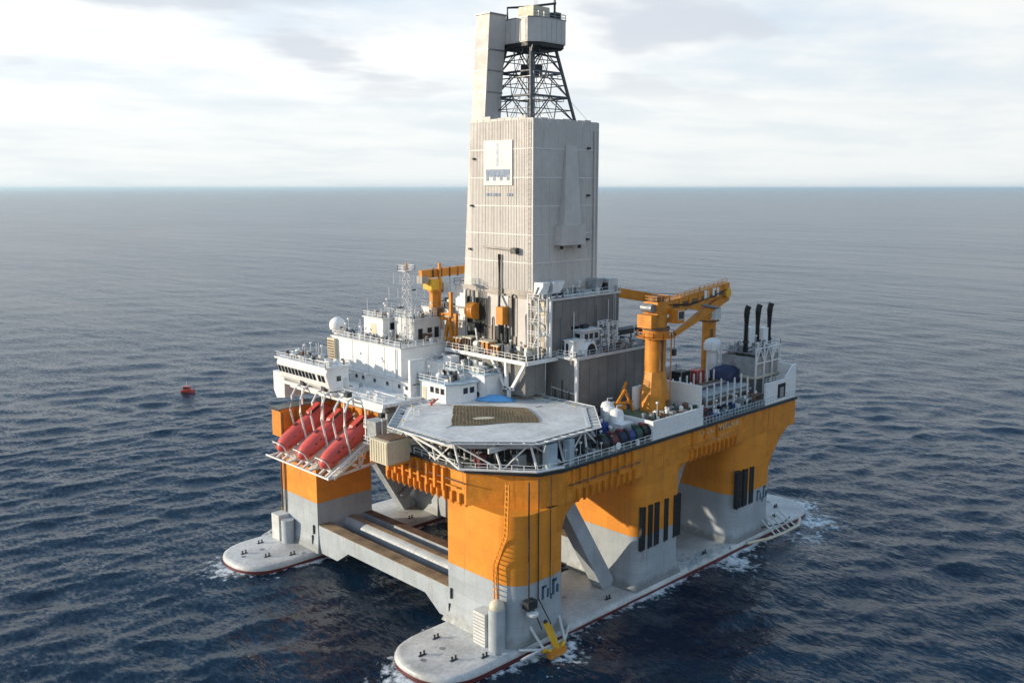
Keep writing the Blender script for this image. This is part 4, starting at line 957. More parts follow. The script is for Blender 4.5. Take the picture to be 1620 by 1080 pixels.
# open lattice: four legs, rings and bracing
LB = [(125.0, 123.0), (137.6, 123.0), (137.6, 135.4), (125.0, 135.4)]; LT = [(128.0, 126.0), (134.6, 126.0), (134.6, 132.6), (128.0, 132.6)]
def leg_at(i, z): f = (z - 84.0)/(99.0 - 84.0); return Vector((LB[i][0] + (LT[i][0]-LB[i][0])*f, LB[i][1] + (LT[i][1]-LB[i][1])*f, z))
for i in range(4): MB().tube([leg_at(i, 83.6), leg_at(i, 99.0)], .34, 8).build('lattice_leg', 'lattice', dk)
zl = (84.6, 89.4, 94.0, 98.4)
for z in zl[1:]:
    for i in range(4): MB().tube([leg_at(i, z), leg_at((i+1) % 4, z)], .22, 6).build('lattice_ring', 'lattice', dk)
for a, b in zip(zl[:-1], zl[1:]):
    for i in range(4):
        j = (i+1) % 4; mid = (leg_at(i, a) + leg_at(j, a))/2; tm = (leg_at(i, b) + leg_at(j, b))/2
        MB().tube([leg_at(i, a), tm], .12, 6).build('lattice_brace', 'lattice', dk); MB().tube([leg_at(j, a), tm], .12, 6).build('lattice_brace', 'lattice', dk)
        MB().tube([mid, (leg_at(i, b)*.7 + leg_at(j, b)*.3)], .08, 5).build('lattice_brace', 'steel', dk); MB().tube([mid, (leg_at(i, b)*.3 + leg_at(j, b)*.7)], .08, 5).build('lattice_brace', 'steel', dk); MB().tube([(leg_at(i, (a+b)/2)), leg_at(j, (a+b)/2)], .09, 5).build('lattice_brace', 'lattice', dk)
q = MB()
for k in range(9):
    x, y = 128 + pr.uniform(-1, 6), 126 + pr.uniform(-1, 6); q.tube([(x, y, 84), (131 + pr.uniform(-1.5, 1.5), 129 + pr.uniform(-1.5, 1.5), 99)], .06, 4)
q.build('drill_line', 'steel', dk)
MB().box(129.8, 132.8, 127.6, 130.6, 93.6, 95.6).build('sheave_block', 'steel_dark', dk)
MB().beam((130.2, 128.0, 84), (130.2, 128.0, 99), .9, .9).build('guide_dolly', 'equip_grey', dk)
MB().beam((133.0, 130.4, 84), (133.0, 130.4, 99), .5, .5).build('guide_dolly', 'steel', dk)
for z in (88.6, 92.8):
    q = MB().box(127.0, 135.4, 124.4, 125.2, z, z + .1).box(126.2, 127.0, 124.4, 134, z, z + .1); q.rail([(127.0, 124.4, z), (135.4, 124.4, z)], 1, 1.6); q.build('lattice_walkway', 'steel', dk)
# crown cabin
CB = [(126.6, 134.2), (126.6, 125.6), (128.6, 124.0), (135.4, 124.0), (137.2, 126.4), (137.2, 134.2)]
ck = MB().prism(CB, 99.2, 103.6).build('crown_cabin', 'cladding', dk)
MB().prism([(x + (131-x)*.05, y + (129-y)*.05) for x, y in CB], 98.5, 99.2).build('crown_soffit', 'black', dk)
MB().prism([(131 + (x-131)*1.02, 129 + (y-129)*1.02) for x, y in CB], 103.6, 103.75).build('crown_roof', 'steel', dk)
for k in range(6): MB().box(126.52, 126.6, 126.0 + k*1.4, 127.2 + k*1.4, 99.4, 103.4).build('crown_panel', 'cladding', ck)
for k in range(5): MB().box(128.8 + k*1.34, 129.95 + k*1.34, 123.92, 124.0, 99.4, 103.4).build('crown_panel', 'cladding', ck)
for k in range(5): MB().tube([leg_at(k % 4, 97.0), (127.6 + k*2, 125.2 + (k % 2)*7, 98.6)], .2, 6).build('crown_bracket', 'lattice', dk)
# top gear
MB().box(128.6, 133.0, 126.0, 130.0, 103.75, 106.0).build('top_house', 'cream', dk)
MB().rail([(127, 124.6, 103.75), (136, 124.6, 103.75), (136, 133, 103.75)], 1.1, 1.6).build('railing', 'steel', dk)
MB().tube([(127.2, 131.6, 103.75), (127.2, 131.6, 106.0), (129.8, 129.6, 106.2), (134.6, 125.8, 107.0)], .22, 6).build('gin_pole', 'steel_dark', dk)
MB().beam((134.4, 126.0, 103.75), (134.4, 126.0, 108.2), .3, .3).build('gin_post', 'steel_dark', dk)
MB().box(133.6, 135.2, 125.0, 126.6, 104.0, 105.2).build('winch', 'steel_dark', dk)
MB().tube([(131, 128, 106), (131, 128, 110.6)], .07, 5).build('lightning_rod', 'white', dk)
MB().tube([(133.2, 129.6, 106), (133.2, 129.6, 108.4)], .06, 5).build('lightning_rod', 'white', dk)
MB().beam((126.7, 131.5, 101.2), (126.7, 133.3, 101.2), .3, .4).build('tie_beam', 'white', dk)
for p in ((138.6, 120.4), (123, 137)): MB().tube([(p[0], p[1], TZ1), leg_at(1 if p[0] > 130 else 3, 89)], .04, 4).build('guy_wire', 'steel', dk)

# ------------------------------------------------------------------ drill floor house below the derrick
df = thing('drill_floor_house', 'grey windowless drill floor house that carries the derrick', 'drill floor', (132, 128, 40))
MB().box(122.3, 140.5, 119.2, 139.0, 42.0, 52.9).build('wall', 'wall_tan', df)
MB().box(122.0, 141.0, 118.9, 139.3, 52.0, 53.0).build('floor_beam', 'wall_tan', df)
MB().box(123.2, 143.2, 116.0, 119.15, 40.8, 51.4).build('side_house', 'tank_grey', df)
MB().box(122.95, 123.2, 116.2, 119.1, 41.0, 51.2).build('end_wall', 'wall_tan', df)
for k in range(3):
    for r_ in range(4):
        MB().box(122.85, 122.95, 116.35 + k*.95, 117.15 + k*.95, 41.3 + r_*2.5, 43.5 + r_*2.5).build('wall_panel', ('wall_tan', 'offwhite', 'cream')[(k*2 + r_) % 3], df)
rf = MB().box(122.8, 143.5, 115.7, 119.2, 51.4, 51.75).build('roof', 'offwhite', df)
MB().beam((123.0, 115.85, 40.9), (123.0, 115.85, 51.4), .5, .5).build('corner_post', 'white', df)
MB().beam((122.6, 119.3, 41), (122.6, 119.3, 51.4), .35, .35).build('corner_post', 'white', df)
MB().beam((122.8, 115.8, 45.2), (122.8, 119.2, 45.2), .4, .4).build('gallery_edge', 'white', df)
MB().rail([(122.9, 115.8, 51.75), (143.4, 115.8, 51.75)], 1.1, 1.8).build('railing', 'pale_blue', df)
MB().rail([(122.9, 115.8, 51.75), (122.9, 119.2, 51.75)], 1.1, 1.6).build('railing', 'white', df)
for k in range(8): MB().box(124.2 + k*2.3, 126.4 + k*2.3, 115.93, 116.0, 46.0, 51.0).build('wall_panel', 'tank_grey', df)
# opening in the sunlit wall with machinery inside
MB().box(122.0, 122.3, 132.2, 138.6, 42.6, 50.6).build('doorway', 'black', df)
for k, (y0, y1, z0, z1, m_) in enumerate(((119.8, 123.4, 42, 51.4, 'cladding'), (123.6, 125.8, 44, 51.4, 'wall_tan'), (128.4, 131.8, 45.5, 51.6, 'cladding'), (126.0, 128.2, 47.8, 51.6, 'offwhite'))):
    MB().box(121.95, 122.3, y0, y1, z0, z1).build('wall_panel', m_, df)
MB().box(121.9, 122.28, 126.4, 129.8, 42.0, 45.4).build('doorway', 'black', df)
def hood(x, y, z, w, label, m_='white'):
    t = thing('air_intake', label, 'air intake', (x, y, z), 'air intake hoods on the drill floor roof')
    MB().prism_y([(x, z), (x + w*.7, z), (x + w*1.15, z + 2.2), (x + .2, z + 2.2)], y, y + 2.2).build('hood', m_, t)
    MB().add([(x + w*.705, y + .15, z + .1), (x + w*1.145, y + .15, z + 2.1), (x + w*1.145, y + 2.05, z + 2.1), (x + w*.705, y + 2.05, z + .1), (x + w*.72, y + .15, z + .1), (x + w*1.16, y + .15, z + 2.1), (x + w*1.16, y + 2.05, z + 2.1), (x + w*.72, y + 2.05, z + .1)], [(0,1,2,3), (7,6,5,4), (0,4,5,1), (3,2,6,7)]).build('grille', 'black', t)
    for k in range(2): MB().beam((x + .4 + k*w*.4, y + 1.1, z - .9), (x + .4 + k*w*.4, y + 1.1, z), .2, .2).build('leg', 'white', t)
hood(121.6, 116.6, 52.6, 1.9, 'white air intake hood at the corner of the drill floor roof')
hood(124.4, 116.6, 52.6, 3.0, 'wide white air intake hood beside the corner hood on the drill floor roof')
hood(136.6, 116.4, 52.4, 2.0, 'small dark-mouthed air intake hood half-way along the drill floor roof', 'equip_grey')
t = thing('vent_box', 'pale vent box with dark mouth at the far end of drill floor roof', 'vent', (141, 117, 51.75))
MB().box(140.2, 143.0, 116.2, 118.8, 51.75, 54.4).build('body', 'offwhite', t); MB().box(139.2, 140.2, 116.4, 118.6, 51.75, 53.6).build('mouth', 'black', t)
# top-drive parts, winches and orange gear in front of the sunlit wall
t = thing('pipe_handler', 'orange pipe handling machine in front of the derrick foot', 'pipe handler', (120.8, 126.5, 43))
MB().box(120.2, 121.8, 125.8, 127.6, 46.2, 49.6).build('head', 'orange_bright', t); MB().beam((121, 126.7, 42.9), (121, 126.7, 46.2), .5, .5).build('column', 'steel_dark', t); MB().beam((121.4, 126.0, 42.9), (121.4, 126.0, 46.2), .3, .3).build('column', 'steel_dark', t)
t = thing('hanging_winch', 'round orange winch hung in the dark doorway of the drill floor', 'winch', (121.4, 135.4, 46))
MB().tube([(121.4, 134.4, 48.0), (121.4, 136.4, 48.0)], 1.7, 14).build('drum', 'orange', t, smooth=50); MB().box(121.2, 121.7, 135.2, 135.6, 49.6, 52).build('hanger', 'steel', t); MB().box(120.6, 122.2, 134.2, 136.6, 44.0, 45.6).build('motor', 'steel_dark', t)
pd = thing('pipe_deck', 'grey platform on white V-shaped struts in front of the drill floor', 'platform deck', (119, 124, 30))
MB().box(116.8, 123.0, 116.0, 138.6, 40.1, 40.5).build('deck_plate', 'rust_deck', pd)
MB().beam((116.7, 115.9, 40.4), (116.7, 138.6, 40.4), .45, .7).build('edge_beam', 'white', pd); MB().beam((116.7, 115.8, 40.4), (125, 115.8, 40.4), .45, .7).build('edge_beam', 'white', pd)
for p, q in (((116.7, 116.2, 40.2), (116.7, 119.6, 35.2)), ((116.7, 125.0, 40.2), (116.7, 121.2, 35.2)), ((116.7, 121.2, 40.2), (116.7, 121.0, 35.2)), ((116.7, 119.2, 35.2), (116.7, 121.8, 35.2)), ((116.7, 120.4, 35.2), (116.7, 120.4, 28.5))):
    MB().beam(p, q, .55, .55).build('strut', 'white', pd)
MB().rail([(116.8, 116, 40.7), (116.8, 138.4, 40.7)], 1.1, 1.9).build('railing', 'white', pd)
MB().rail([(116.8, 115.9, 40.7), (124.8, 115.9, 40.7)], 1.1, 1.9).build('railing', 'white', pd)
MB().box(117.6, 122.9, 117.0, 134, 34.0, 40.0).build('under_house', 'tank_grey', pd)
for k, (y, w, h, m_, lab) in enumerate(((136.0, 2.0, 2.2, 'orange_bright', 'orange equipment skid at the far end of the pipe deck'), (133.4, 1.6, 2.6, 'rust_deck', 'rusty equipment skid next to the far orange skid on the pipe deck'), (128.2, 2.4, 2.4, 'orange_bright', 'large orange equipment skid in the middle of the pipe deck'), (125.2, 1.7, 1.9, 'orange', 'small orange equipment skid in the middle of the pipe deck'))):
    t = thing('orange_skid', lab, 'skid', (118.6, y, 40.5), 'equipment skids on the pipe deck')
    MB().box(117.7, 119.6, y - w/2, y + w/2, 40.5, 40.5 + h).build('body', m_, t); MB().box(117.5, 119.8, y - w/2 - .2, y + w/2 + .2, 40.5 + h, 40.75 + h).build('cover', 'cream', t)
    for k2 in range(3): MB().beam((117.6, y - w/2 + k2*w/2, 40.5), (117.6, y - w/2 + k2*w/2, 40.5 + h), .2, .2).build('post', 'steel_dark', t)
t = thing('spool_stand', 'dark green pipe rack on the corner of the pipe deck', 'pipe rack', (119, 118.6, 40.5))
for k in range(5): MB().tube([(117.6, 117.0 + k*.55, 41.0), (122.4, 117.0 + k*.55, 41.0)], .26, 8).build('pipe', ('green', 'steel_dark', 'equip_grey')[k % 3], t)
for x in (118.2, 121.8): MB().box(x, x + .3, 116.5, 119.9, 40.5, 40.75).build('bearer', 'steel', t)
t = thing('hand_winch', 'pale lilac-grey tugger winch on the pipe deck below the derrick', 'winch', (118.4, 131, 40.5))
MB().box(117.9, 119.1, 130.4, 131.8, 40.5, 41.4).build('base', 'equip_grey', t); MB().tube([(118.5, 130.5, 42.1), (118.5, 131.7, 42.1)], .7, 12).build('drum', 'offwhite', t, smooth=50); MB().beam((118.5, 131.1, 42.5), (118.5, 131.6, 45.2), .25, .25).build('jib', 'offwhite', t)

# ------------------------------------------------------------------ mud-tank house (dark grey) with white rim
mh = thing('tank_house', 'large dark grey tank house with white corner post and roof rim behind the helideck', 'tank house', (135, 113, 28.5))
MB().box(125.0, 150.5, 111.0, 118.8, 28.5, 40.6).build('wall', 'tank_grey', mh)
MB().box(124.7, 150.8, 110.7, 115.6, 40.6, 41.05).build('roof', 'offwhite', mh)
MB().beam((124.8, 110.8, 28.5), (124.8, 110.8, 40.6), .55, .55).build('corner_post', 'white', mh)
for k in range(9): MB().box(126.0 + k*2.7, 126.12 + k*2.7, 110.92, 111.0, 29, 40.4).build('wall_seam', 'tank_grey', mh)
MB().tube([(124.85, 110.9, 34.2), (124.85, 117.4, 34.8)], .12, 6).build('pipe', 'offwhite', mh)
MB().rail([(124.8, 110.8, 41.05), (150.6, 110.8, 41.05)], 1.1, 1.8).build('railing', 'pale_blue', mh)
MB().rail([(124.8, 110.8, 41.05), (124.8, 115.5, 41.05)], 1.1, 1.6).build('railing', 'white', mh)
t = thing('white_kiosk', 'white flat kiosk with a narrow dark door at the corner of the tank house roof', 'kiosk', (126.5, 113.5, 41.05))
MB().box(125.6, 128.8, 112.4, 114.6, 41.05, 43.9).build('wall', 'white_clean', t); MB().box(125.53, 125.6, 113.6, 114.2, 41.2, 43.4).build('door', 'black', t); MB().box(125.4, 129, 112.2, 114.8, 43.9, 44.05).build('roof', 'white', t)
t = thing('round_hood', 'half-round white ventilation hood on the tank house roof', 'vent', (129, 112, 41.05))
prof = [(0, 0)] + [(1.55*math.cos(R(a)) + 1.55, 1.55*math.sin(R(a)) + .9) for a in range(180, -1, -15)] + [(3.1, 0)]
MB().prism_y([(128.0 + x, 41.05 + z) for x, z in prof], 111.3, 113.6).build('hood', 'white_clean', t, smooth=30); MB().prism_y([(128.35 + x*.77, 41.15 + z*.86) for x, z in prof], 111.24, 111.3).build('mouth', 'black', t)
t = thing('driller_cabin', 'white drillers cabin with dark windows on top of the tank house', 'cabin', (132, 114, 41.05))
wb = MB().box(129.8, 134.8, 113.8, 116.8, 41.05, 45.2).build('wall', 'offwhite', t)
MB().box(129.5, 135.1, 113.5, 117.1, 45.2, 45.45).build('roof', 'white', t)
for x in (130.3, 131.7, 133.2): window(wb, x, x + 1.1, 113.8, 0, 43.6, 44.7, '-y', frame='white')
window(wb, 129.8, 0, 114.4, 115.6, 43.5, 44.7, '-x', frame='white')
MB().box(129.0, 131.2, 116.0, 118.0, 45.45, 47.6).build('roof_box', 'cream', t); MB().box(131.4, 133, 115, 116.4, 45.45, 46.2).build('roof_box', 'steel_dark', t)
t = thing('valve_tower', 'white pipe and valve tower on the tank house roof next to the drillers cabin', 'pipework', (137, 113, 41.05))
for x, y in ((135.8, 112.4), (138.4, 112.4), (138.4, 115), (135.8, 115)): MB().beam((x, y, 41.05), (x, y, 46.6), .25, .25).build('post', 'white', t)
for z in (43, 44.8, 46.5): MB().rail([(135.8, 112.4, z - 1), (138.4, 112.4, z - 1), (138.4, 115, z - 1), (135.8, 115, z - 1)], 1, 1.4, True, .07).build('frame', 'white', t)
for k in range(4): MB().tube([(136.2 + k*.6, 113 + (k % 2)*.9, 41.05), (136.2 + k*.6, 113 + (k % 2)*.9, 44 + k*.5), (139.6, 113 + (k % 2)*.9, 44 + k*.5)], .2, 8).build('pipe', ('equip_grey', 'offwhite', 'steel')[k % 3], t)
for k, (x, y, w, d, h, m_, lab) in enumerate(((140.4, 112.2, 2.2, 1.6, 1.5, 'offwhite', 'pale pump housing next to the valve tower on the tank house roof'), (143.6, 111.9, 2.6, 1.8, 1.3, 'equip_grey', 'grey pump housing in the middle of the tank house roof'), (147.0, 112.4, 2.0, 1.6, 1.8, 'black', 'black motor housing at the far end of the tank house roof'), (133.2, 111.4, 1.8, 1.2, 1.0, 'navy', 'navy blue motor in front of the drillers cabin'))):
    t = thing('pump_housing', lab, 'pump', (x, y, 41.05), 'pumps on the tank house roof')
    MB().box(x, x + w, y, y + d, 41.25, 41.05 + h).build('body', m_, t); MB().box(x - .15, x + w + .15, y - .15, y + d + .15, 41.05, 41.25).build('base', 'steel', t); MB().tube([(x + w, y + d/2, 41.7), (x + w + .7, y + d/2, 41.7)], .35, 8).build('motor', 'steel_dark', t)
t = thing('catwalk_machine', 'dark horizontal pipe conveyor behind the tank house roof', 'conveyor', (146, 117, 41))
MB().box(139.0, 152.0, 116.4, 118.4, 42.6, 43.5).build('bed', 'steel_dark', t)
for k in range(4): MB().beam((140 + k*3.6, 117.4, 40.6), (140 + k*3.6, 117.4, 42.6), .4, .4).build('leg', 'steel', t)
for k in range(3): MB().tube([(139.4, 116.8 + k*.6, 43.7), (151.6, 116.8 + k*.6, 43.7)], .2, 6).build('pipe', ('steel', 'rust_deck', 'steel')[k], t)

# ------------------------------------------------------------------ cranes
cr = thing('knuckle_crane', 'orange-yellow knuckle boom crane with folded jib on a stout pedestal', 'crane', (136, 101, 31))
cx, cy = 135.9, 101.2
def ngon(r, z, n=8, rot=0.39): return [(cx + r*math.cos(rot + 2*math.pi*k/n), cy + r*math.sin(rot + 2*math.pi*k/n), z) for k in range(n)]
MB().loft([ngon(3.0, 28.5), ngon(2.9, 31.2), ngon(2.6, 35.0), ngon(2.05, 38.6)]).build('pedestal_base', 'orange_bright', cr)
MB().lathe([(1.95, 38.6), (1.95, 45.0), (2.45, 45.2), (2.45, 46.4), (2.0, 46.6), (2.0, 49.2)], (cx, cy, 0), 24).build('pedestal', 'orange_bright', cr, smooth=35)
MB().lathe([(2.55, 46.4), (2.55, 46.9), (2.0, 46.95)], (cx, cy, 0), 24).build('slew_ring', 'rust_deck', cr, smooth=35)
MB().box(cx - 1.8, cx + 2.0, cy - 1.6, cy + 1.6, 49.2, 51.6).build('slew_house', 'orange_bright', cr)
cabn = MB().box(cx + 1.6, cx + 3.8, cy - 3.6, cy - 1.7, 47.6, 50.2).build('operator_cab', 'orange', cr)
window(cabn, cx + 1.9, cx + 3.5, cy - 3.6, 0, 48.4, 49.8, '-y', frame='white'); MB().box(cx - 3.6, cx - 2.0, cy - 1.6, cy + 1.6, 47.0, 49.4).build('winch', 'orange_bright', cr)
d = Vector((159.0 - cx, 0, 1.8)).normalized(); tip = (158.4, cy - .4, 52.2)
b = MB().loft([[(cx + 1.2, cy - 1.1, 49.4), (cx + 1.2, cy + .9, 49.4), (cx + 1.2, cy + .9, 51.4), (cx + 1.2, cy - 1.1, 51.4)], [(cx + 12, cy - 1.2, 49.8), (cx + 12, cy + .8, 49.8), (cx + 12, cy + .8, 52.6), (cx + 12, cy - 1.2, 52.6)], [(tip[0], cy - 1.1, 51.4), (tip[0], cy + .7, 51.4), (tip[0], cy + .7, 53.6), (tip[0], cy - 1.1, 53.6)]]).build('main_boom', 'orange_bright', cr)
for x, w in ((149.4, 1.4), (152.2, 2.2)): MB().box(x, x + w, cy - 1.28, cy - 1.2, 51.0 + (x - 149)*.1, 52.6 + (x - 149)*.1).build('name_plate', 'white_clean', b)
MB().box(152.9, 153.7, cy - 1.31, cy - 1.28, 51.6, 52.4).build('plate_mark', 'steel_dark', b)
MB().tube([(157.4, cy - 1.6, 51.6), (157.4, cy + 1.2, 51.6)], .95, 12).build('knuckle_pin', 'yellow', cr, smooth=40)
MB().loft([[(158.6, cy - .8, 51.9), (158.6, cy + .4, 51.9), (159.0, cy + .4, 50.0), (159.0, cy - .8, 50.0)], [(150.6, cy - .7, 48.9), (150.6, cy + .3, 48.9), (151.0, cy + .3, 47.4), (151.0, cy - .7, 47.4)], [(141.4, cy - .5, 45.3), (141.4, cy + .1, 45.3), (141.6, cy + .1, 44.5), (141.6, cy - .5, 44.5)]]).build('jib', 'orange_bright', cr)
MB().tube([(cx + 2.2, cy - .2, 47.4), (cx + 9.5, cy - .2, 49.8)], .42, 10).build('luffing_cylinder', 'yellow', cr, smooth=40)
MB().tube([(146.5, cy - .9, 50.4), (154.8, cy - .9, 48.8)], .28, 8).build('jib_cylinder', 'steel', cr, smooth=40)
MB().tube([(141.5, cy - .2, 44.6), (141.5, cy - .2, 42.0)], .06, 4).build('hoist_wire', 'steel_dark', cr); MB().box(141.1, 141.9, cy - .5, cy + .1, 40.8, 42.0).build('hook_block', 'steel_dark', cr)
q = MB().rail([(cx + 2.5, cy - 1.0, 51.5), (cx + 12, cy - 1.1, 52.6), (157.5, cy - 1.0, 53.5)], .9, 1.6); q.rail([(cx - 1.7, cy - 1.5, 51.6), (cx + 1.9, cy - 1.5, 51.6), (cx + 1.9, cy + 1.5, 51.6), (cx - 1.7, cy + 1.5, 51.6)], 1.0, 1.2, True); q.build('railing', 'orange', cr)
for k in range(6): MB().box(cx + 3.6 + k*3.0, cx + 5.2 + k*3.0, cy - 1.24, cy - 1.10, 50.2 + k*.22, 50.9 + k*.24).build('boom_recess', 'rust_deck', b)
for k in range(7): MB().box(cx + 2.4 + k*3.0, cx + 2.65 + k*3.0, cy - 1.34, cy - 1.12, 49.6 + k*.26, 51.7 + k*.27).build('boom_rib', 'orange', b)
for k in range(3): MB().tube([(cx + 1.5, cy - 1.5 - k*.12, 51.0), (cx + 8, cy - 1.6 - k*.12, 50.2 + k*.2), (cx + 16, cy - 1.6 - k*.12, 51.4), (157, cy - 1.5, 52.4)], .07, 5).build('hydraulic_hose', 'black', cr)
MB().box(cx - 1.2, cx + 1.0, cy - 1.0, cy + 1.0, 51.6, 52.6).build('winch_cover', 'rust_deck', cr); MB().tube([(cx - 2.6, cy - 1.2, 50.6), (cx - 2.6, cy + 1.2, 50.6)], .8, 12).build('hoist_drum', 'steel', cr, smooth=40)
for k in range(4): MB().tube([(cx - 1.2 + k*.3, cy - 1.95, 38.8), (cx - 1.2 + k*.3, cy - 1.98, 45.0)], .07, 5).build('cable', 'rust_deck', cr)
MB().box(cx + .2, cx + 1.0, cy - 3.1, cy - 2.7, 31.3, 33.4).build('access_door', 'rust_deck', cr)
MB().ladder([(cx + 1.7, cy - 2.3, 31.2), (cx + 1.7, cy - 2.3, 46)], .6, (1, .4, 0), .06).build('ladder', 'orange', cr)
q = MB().lathe([(3.6, 0), (3.6, .12), (2.4, .12)], (cx, cy, 45.0), 20); q.rail([(cx + 3.5*math.cos(R(a)), cy + 3.5*math.sin(R(a)), 45.1) for a in range(0, 360, 30)], 1.0, 1.8, True); q.build('gallery', 'orange', cr)

def lattice_crane(cx, cy, base, ph, tip, label, m_, cab_dir=-1, r=1.5, name='box_boom_crane'):
    t = thing(name, label, 'crane', (cx, cy, base))
    MB().lathe([(r*1.15, base), (r, base + 1.2), (r, base + ph), (r*1.35, base + ph + .1), (r*1.35, base + ph + .7)], (cx, cy, 0), 16).build('pedestal', m_, t, smooth=35)
    z = base + ph + .7
    MB().box(cx - 1.8, cx + 1.8, cy - 1.6, cy + 1.6, z, z + 2.8).build('slew_house', m_, t)
    MB().beam((cx, cy, z + 2.0), tip, 1.5, 2.0).build('boom', m_, t)
    MB().box(cx - 1.6, cx + .6, cy + cab_dir*1.7 - .9, cy + cab_dir*1.7 + .9, z - .3, z + 2.0).build('operator_cab', 'offwhite', t)
    MB().beam((cx - .2, cy, z + 2.8), (cx - .2, cy, z + 5.0), .4, .4).build('gantry_post', m_, t)
    MB().tube([(cx - .2, cy, z + 4.9), tuple(Vector((cx, cy, z + 2.0)).lerp(Vector(tip), .85))], .06, 4).build('pendant', 'steel_dark', t)
    MB().tube([tip, (tip[0], tip[1], tip[2] - 4)], .05, 4).build('hoist_wire', 'steel_dark', t)
    return t
c2 = lattice_crane(169.6, 112.0, 28.5, 15.2, (143.0, 119.0, 51.6), 'smaller orange crane on a slim post behind the knuckle boom crane', 'orange_bright')
MB().box(168.0, 171.2, 110.4, 113.6, 43.4, 43.7).build('gallery', 'rust_deck', c2); MB().box(167.8, 171.4, 110.2, 113.8, 28.5, 30).build('foot', 'orange_bright', c2)
for k in range(3): MB().box(168.2, 168.5, 110.2, 110.6, 31 + k*4, 34 + k*4).build('cable_tray', 'rust_deck', c2)
c3 = thing('far_crane', 'far orange crane with level boom between the living quarters and the derrick', 'crane', (123.8, 149.5, 46.9))
MB().lathe([(1.3, 46.9), (1.1, 47.6), (1.1, 50.4), (1.5, 50.5), (1.5, 51.0)], (123.4, 150.0, 0), 14).build('pedestal', 'orange_bright', c3, smooth=35)
MB().box(121.6, 124.6, 148.8, 151.6, 51.0, 53.2).build('slew_house', 'yellow', c3)
MB().beam((119.8, 150.2, 54.3), (134.0, 149.2, 54.9), 1.2, 1.7).build('boom', 'orange_bright', c3)
for k in range(5): MB().box(122.4 + k*2.2, 122.6 + k*2.2, 149.2 - .07*k - .15, 149.4 - .07*k, 53.6, 55.6).build('boom_rib', 'rust_deck', c3)
MB().beam((124.0, 149.0, 42.5), (124.0, 149.0, 56.6), .5, .5).build('king_post', 'orange_bright', c3)
MB().box(119.6, 121.4, 149.4, 151.2, 52.4, 54.0).build('counterweight', 'wall_tan', c3); MB().box(124.8, 126.2, 148.6, 150, 50.2, 52.4).build('operator_cab', 'offwhite', c3)
MB().tube([(127.2, 149.4, 53.9), (127.2, 149.4, 49.8)], .07, 4).build('hoist_wire', 'steel_dark', c3); MB().box(126.9, 127.5, 149.1, 149.7, 49.0, 49.8).build('hook_block', 'steel_dark', c3)
ft = thing('orange_gantry', 'orange steel lattice gantry standing beside the drill floor wall', 'gantry', (121, 141, 37.9))
for p, q in (((119.0, 142.6, 37.9), (119.4, 140.6, 46.2)), ((119.6, 138.9, 37.9), (119.4, 140.6, 46.2)), ((119.6, 138.9, 37.9), (119.8, 138.9, 47.0)), ((119.2, 147.4, 46.6), (119.8, 138.6, 46.9)), ((119.2, 147.6, 45.8), (119.8, 138.6, 46.0)), ((119.0, 141.6, 42), (119.6, 138.9, 42)), ((119.6, 138.9, 42), (119.2, 141.9, 40)), ((119.4, 140.0, 46.5), (119.4, 140.0, 51.5)), ((119.3, 145.6, 44), (119.3, 145.6, 50.5))):
    MB().beam(p, q, .6, .6).build('frame_bar', 'orange_bright', ft)
MB().box(118.6, 120.4, 143.4, 145.2, 46.2, 48.0).build('trolley', 'rust_deck', ft)

# ------------------------------------------------------------------ engine exhausts at the far right corner
ex = thing('exhaust_housing', 'white steel frame with grey engine casings below the three black exhausts', 'exhaust housing', (174, 102, 28.5))
MB().box(166.5, 175.8, 98.5, 106.5, 33.4, 37.4).build('casing', 'equip_grey', ex)
MB().box(166.5, 175.8, 98.5, 106.5, 38.0, 38.2).build('upper_deck', 'steel', ex)
for x in (167.4, 171.2, 175.0): MB().cyl(x, 102.5, 37.4, 38.0, .9, 12).build('exhaust_neck', 'steel_dark', ex)
for k in range(3): MB().box(167.2 + k*2.9, 169.4 + k*2.9, 98.42, 98.5, 34.2, 37.6).build('casing_panel', 'wall_tan', ex)
MB().box(166.0, 176.0, 97.9, 107.0, 33.0, 33.4).build('deck_plate', 'cream', ex)
for x in (166.3, 169.5, 172.7, 175.8):
    for y in (98.1, 106.8): MB().beam((x, y, 28.5), (x, y, 39.4), .28, .28).build('post', 'white', ex)
for z in (36.2, 39.3): MB().beam((166.3, 98.1, z), (175.8, 98.1, z), .25, .25).build('rail_beam', 'white', ex)
for x in (166.3, 169.5, 172.7): MB().beam((x, 98.1, 36.2), (x + 1.6, 98.1, 39.3), .2, .2).build('diagonal', 'white', ex); MB().beam((x + 3.2, 98.1, 36.2), (x + 1.6, 98.1, 39.3), .2, .2).build('diagonal', 'white', ex)
MB().box(167.6, 170.0, 100.8, 102.2, 39.3, 43.4).build('silencer', 'white', ex); MB().box(171.4, 173.2, 99.6, 101.0, 39.3, 43.0).build('silencer', 'white', ex)
MB().rail([(166.3, 98.1, 39.4), (175.8, 98.1, 39.4), (175.8, 106.8, 39.4)], 1.1, 1.6).build('railing', 'white', ex)
MB().box(166.5, 175.5, 99, 106, 28.5, 33.0).build('lower_casing', 'tank_grey', ex)
ex_lab = ('black exhaust pipe nearest the knuckle boom crane with bent tip', 'middle black exhaust pipe of three with bent tip', 'black exhaust pipe at the outer corner of the platform with bent tip')
def stack(x, y, lab):
    t = thing('exhaust_pipe', lab, 'exhaust pipe', (x, y, 38.2), 'black engine exhaust pipes')
    MB().tube([(x, y, 38.2), (x, y, 46.4), (x + .06, y - .04, 47.2), (x + .3, y - .2, 47.9)], .6, 14).build('pipe', 'black', t, smooth=45)
    MB().lathe([(.75, 0), (.75, .25), (.62, .3)], (x, y, 40.2), 14).build('clamp', 'steel_dark', t)
    return t
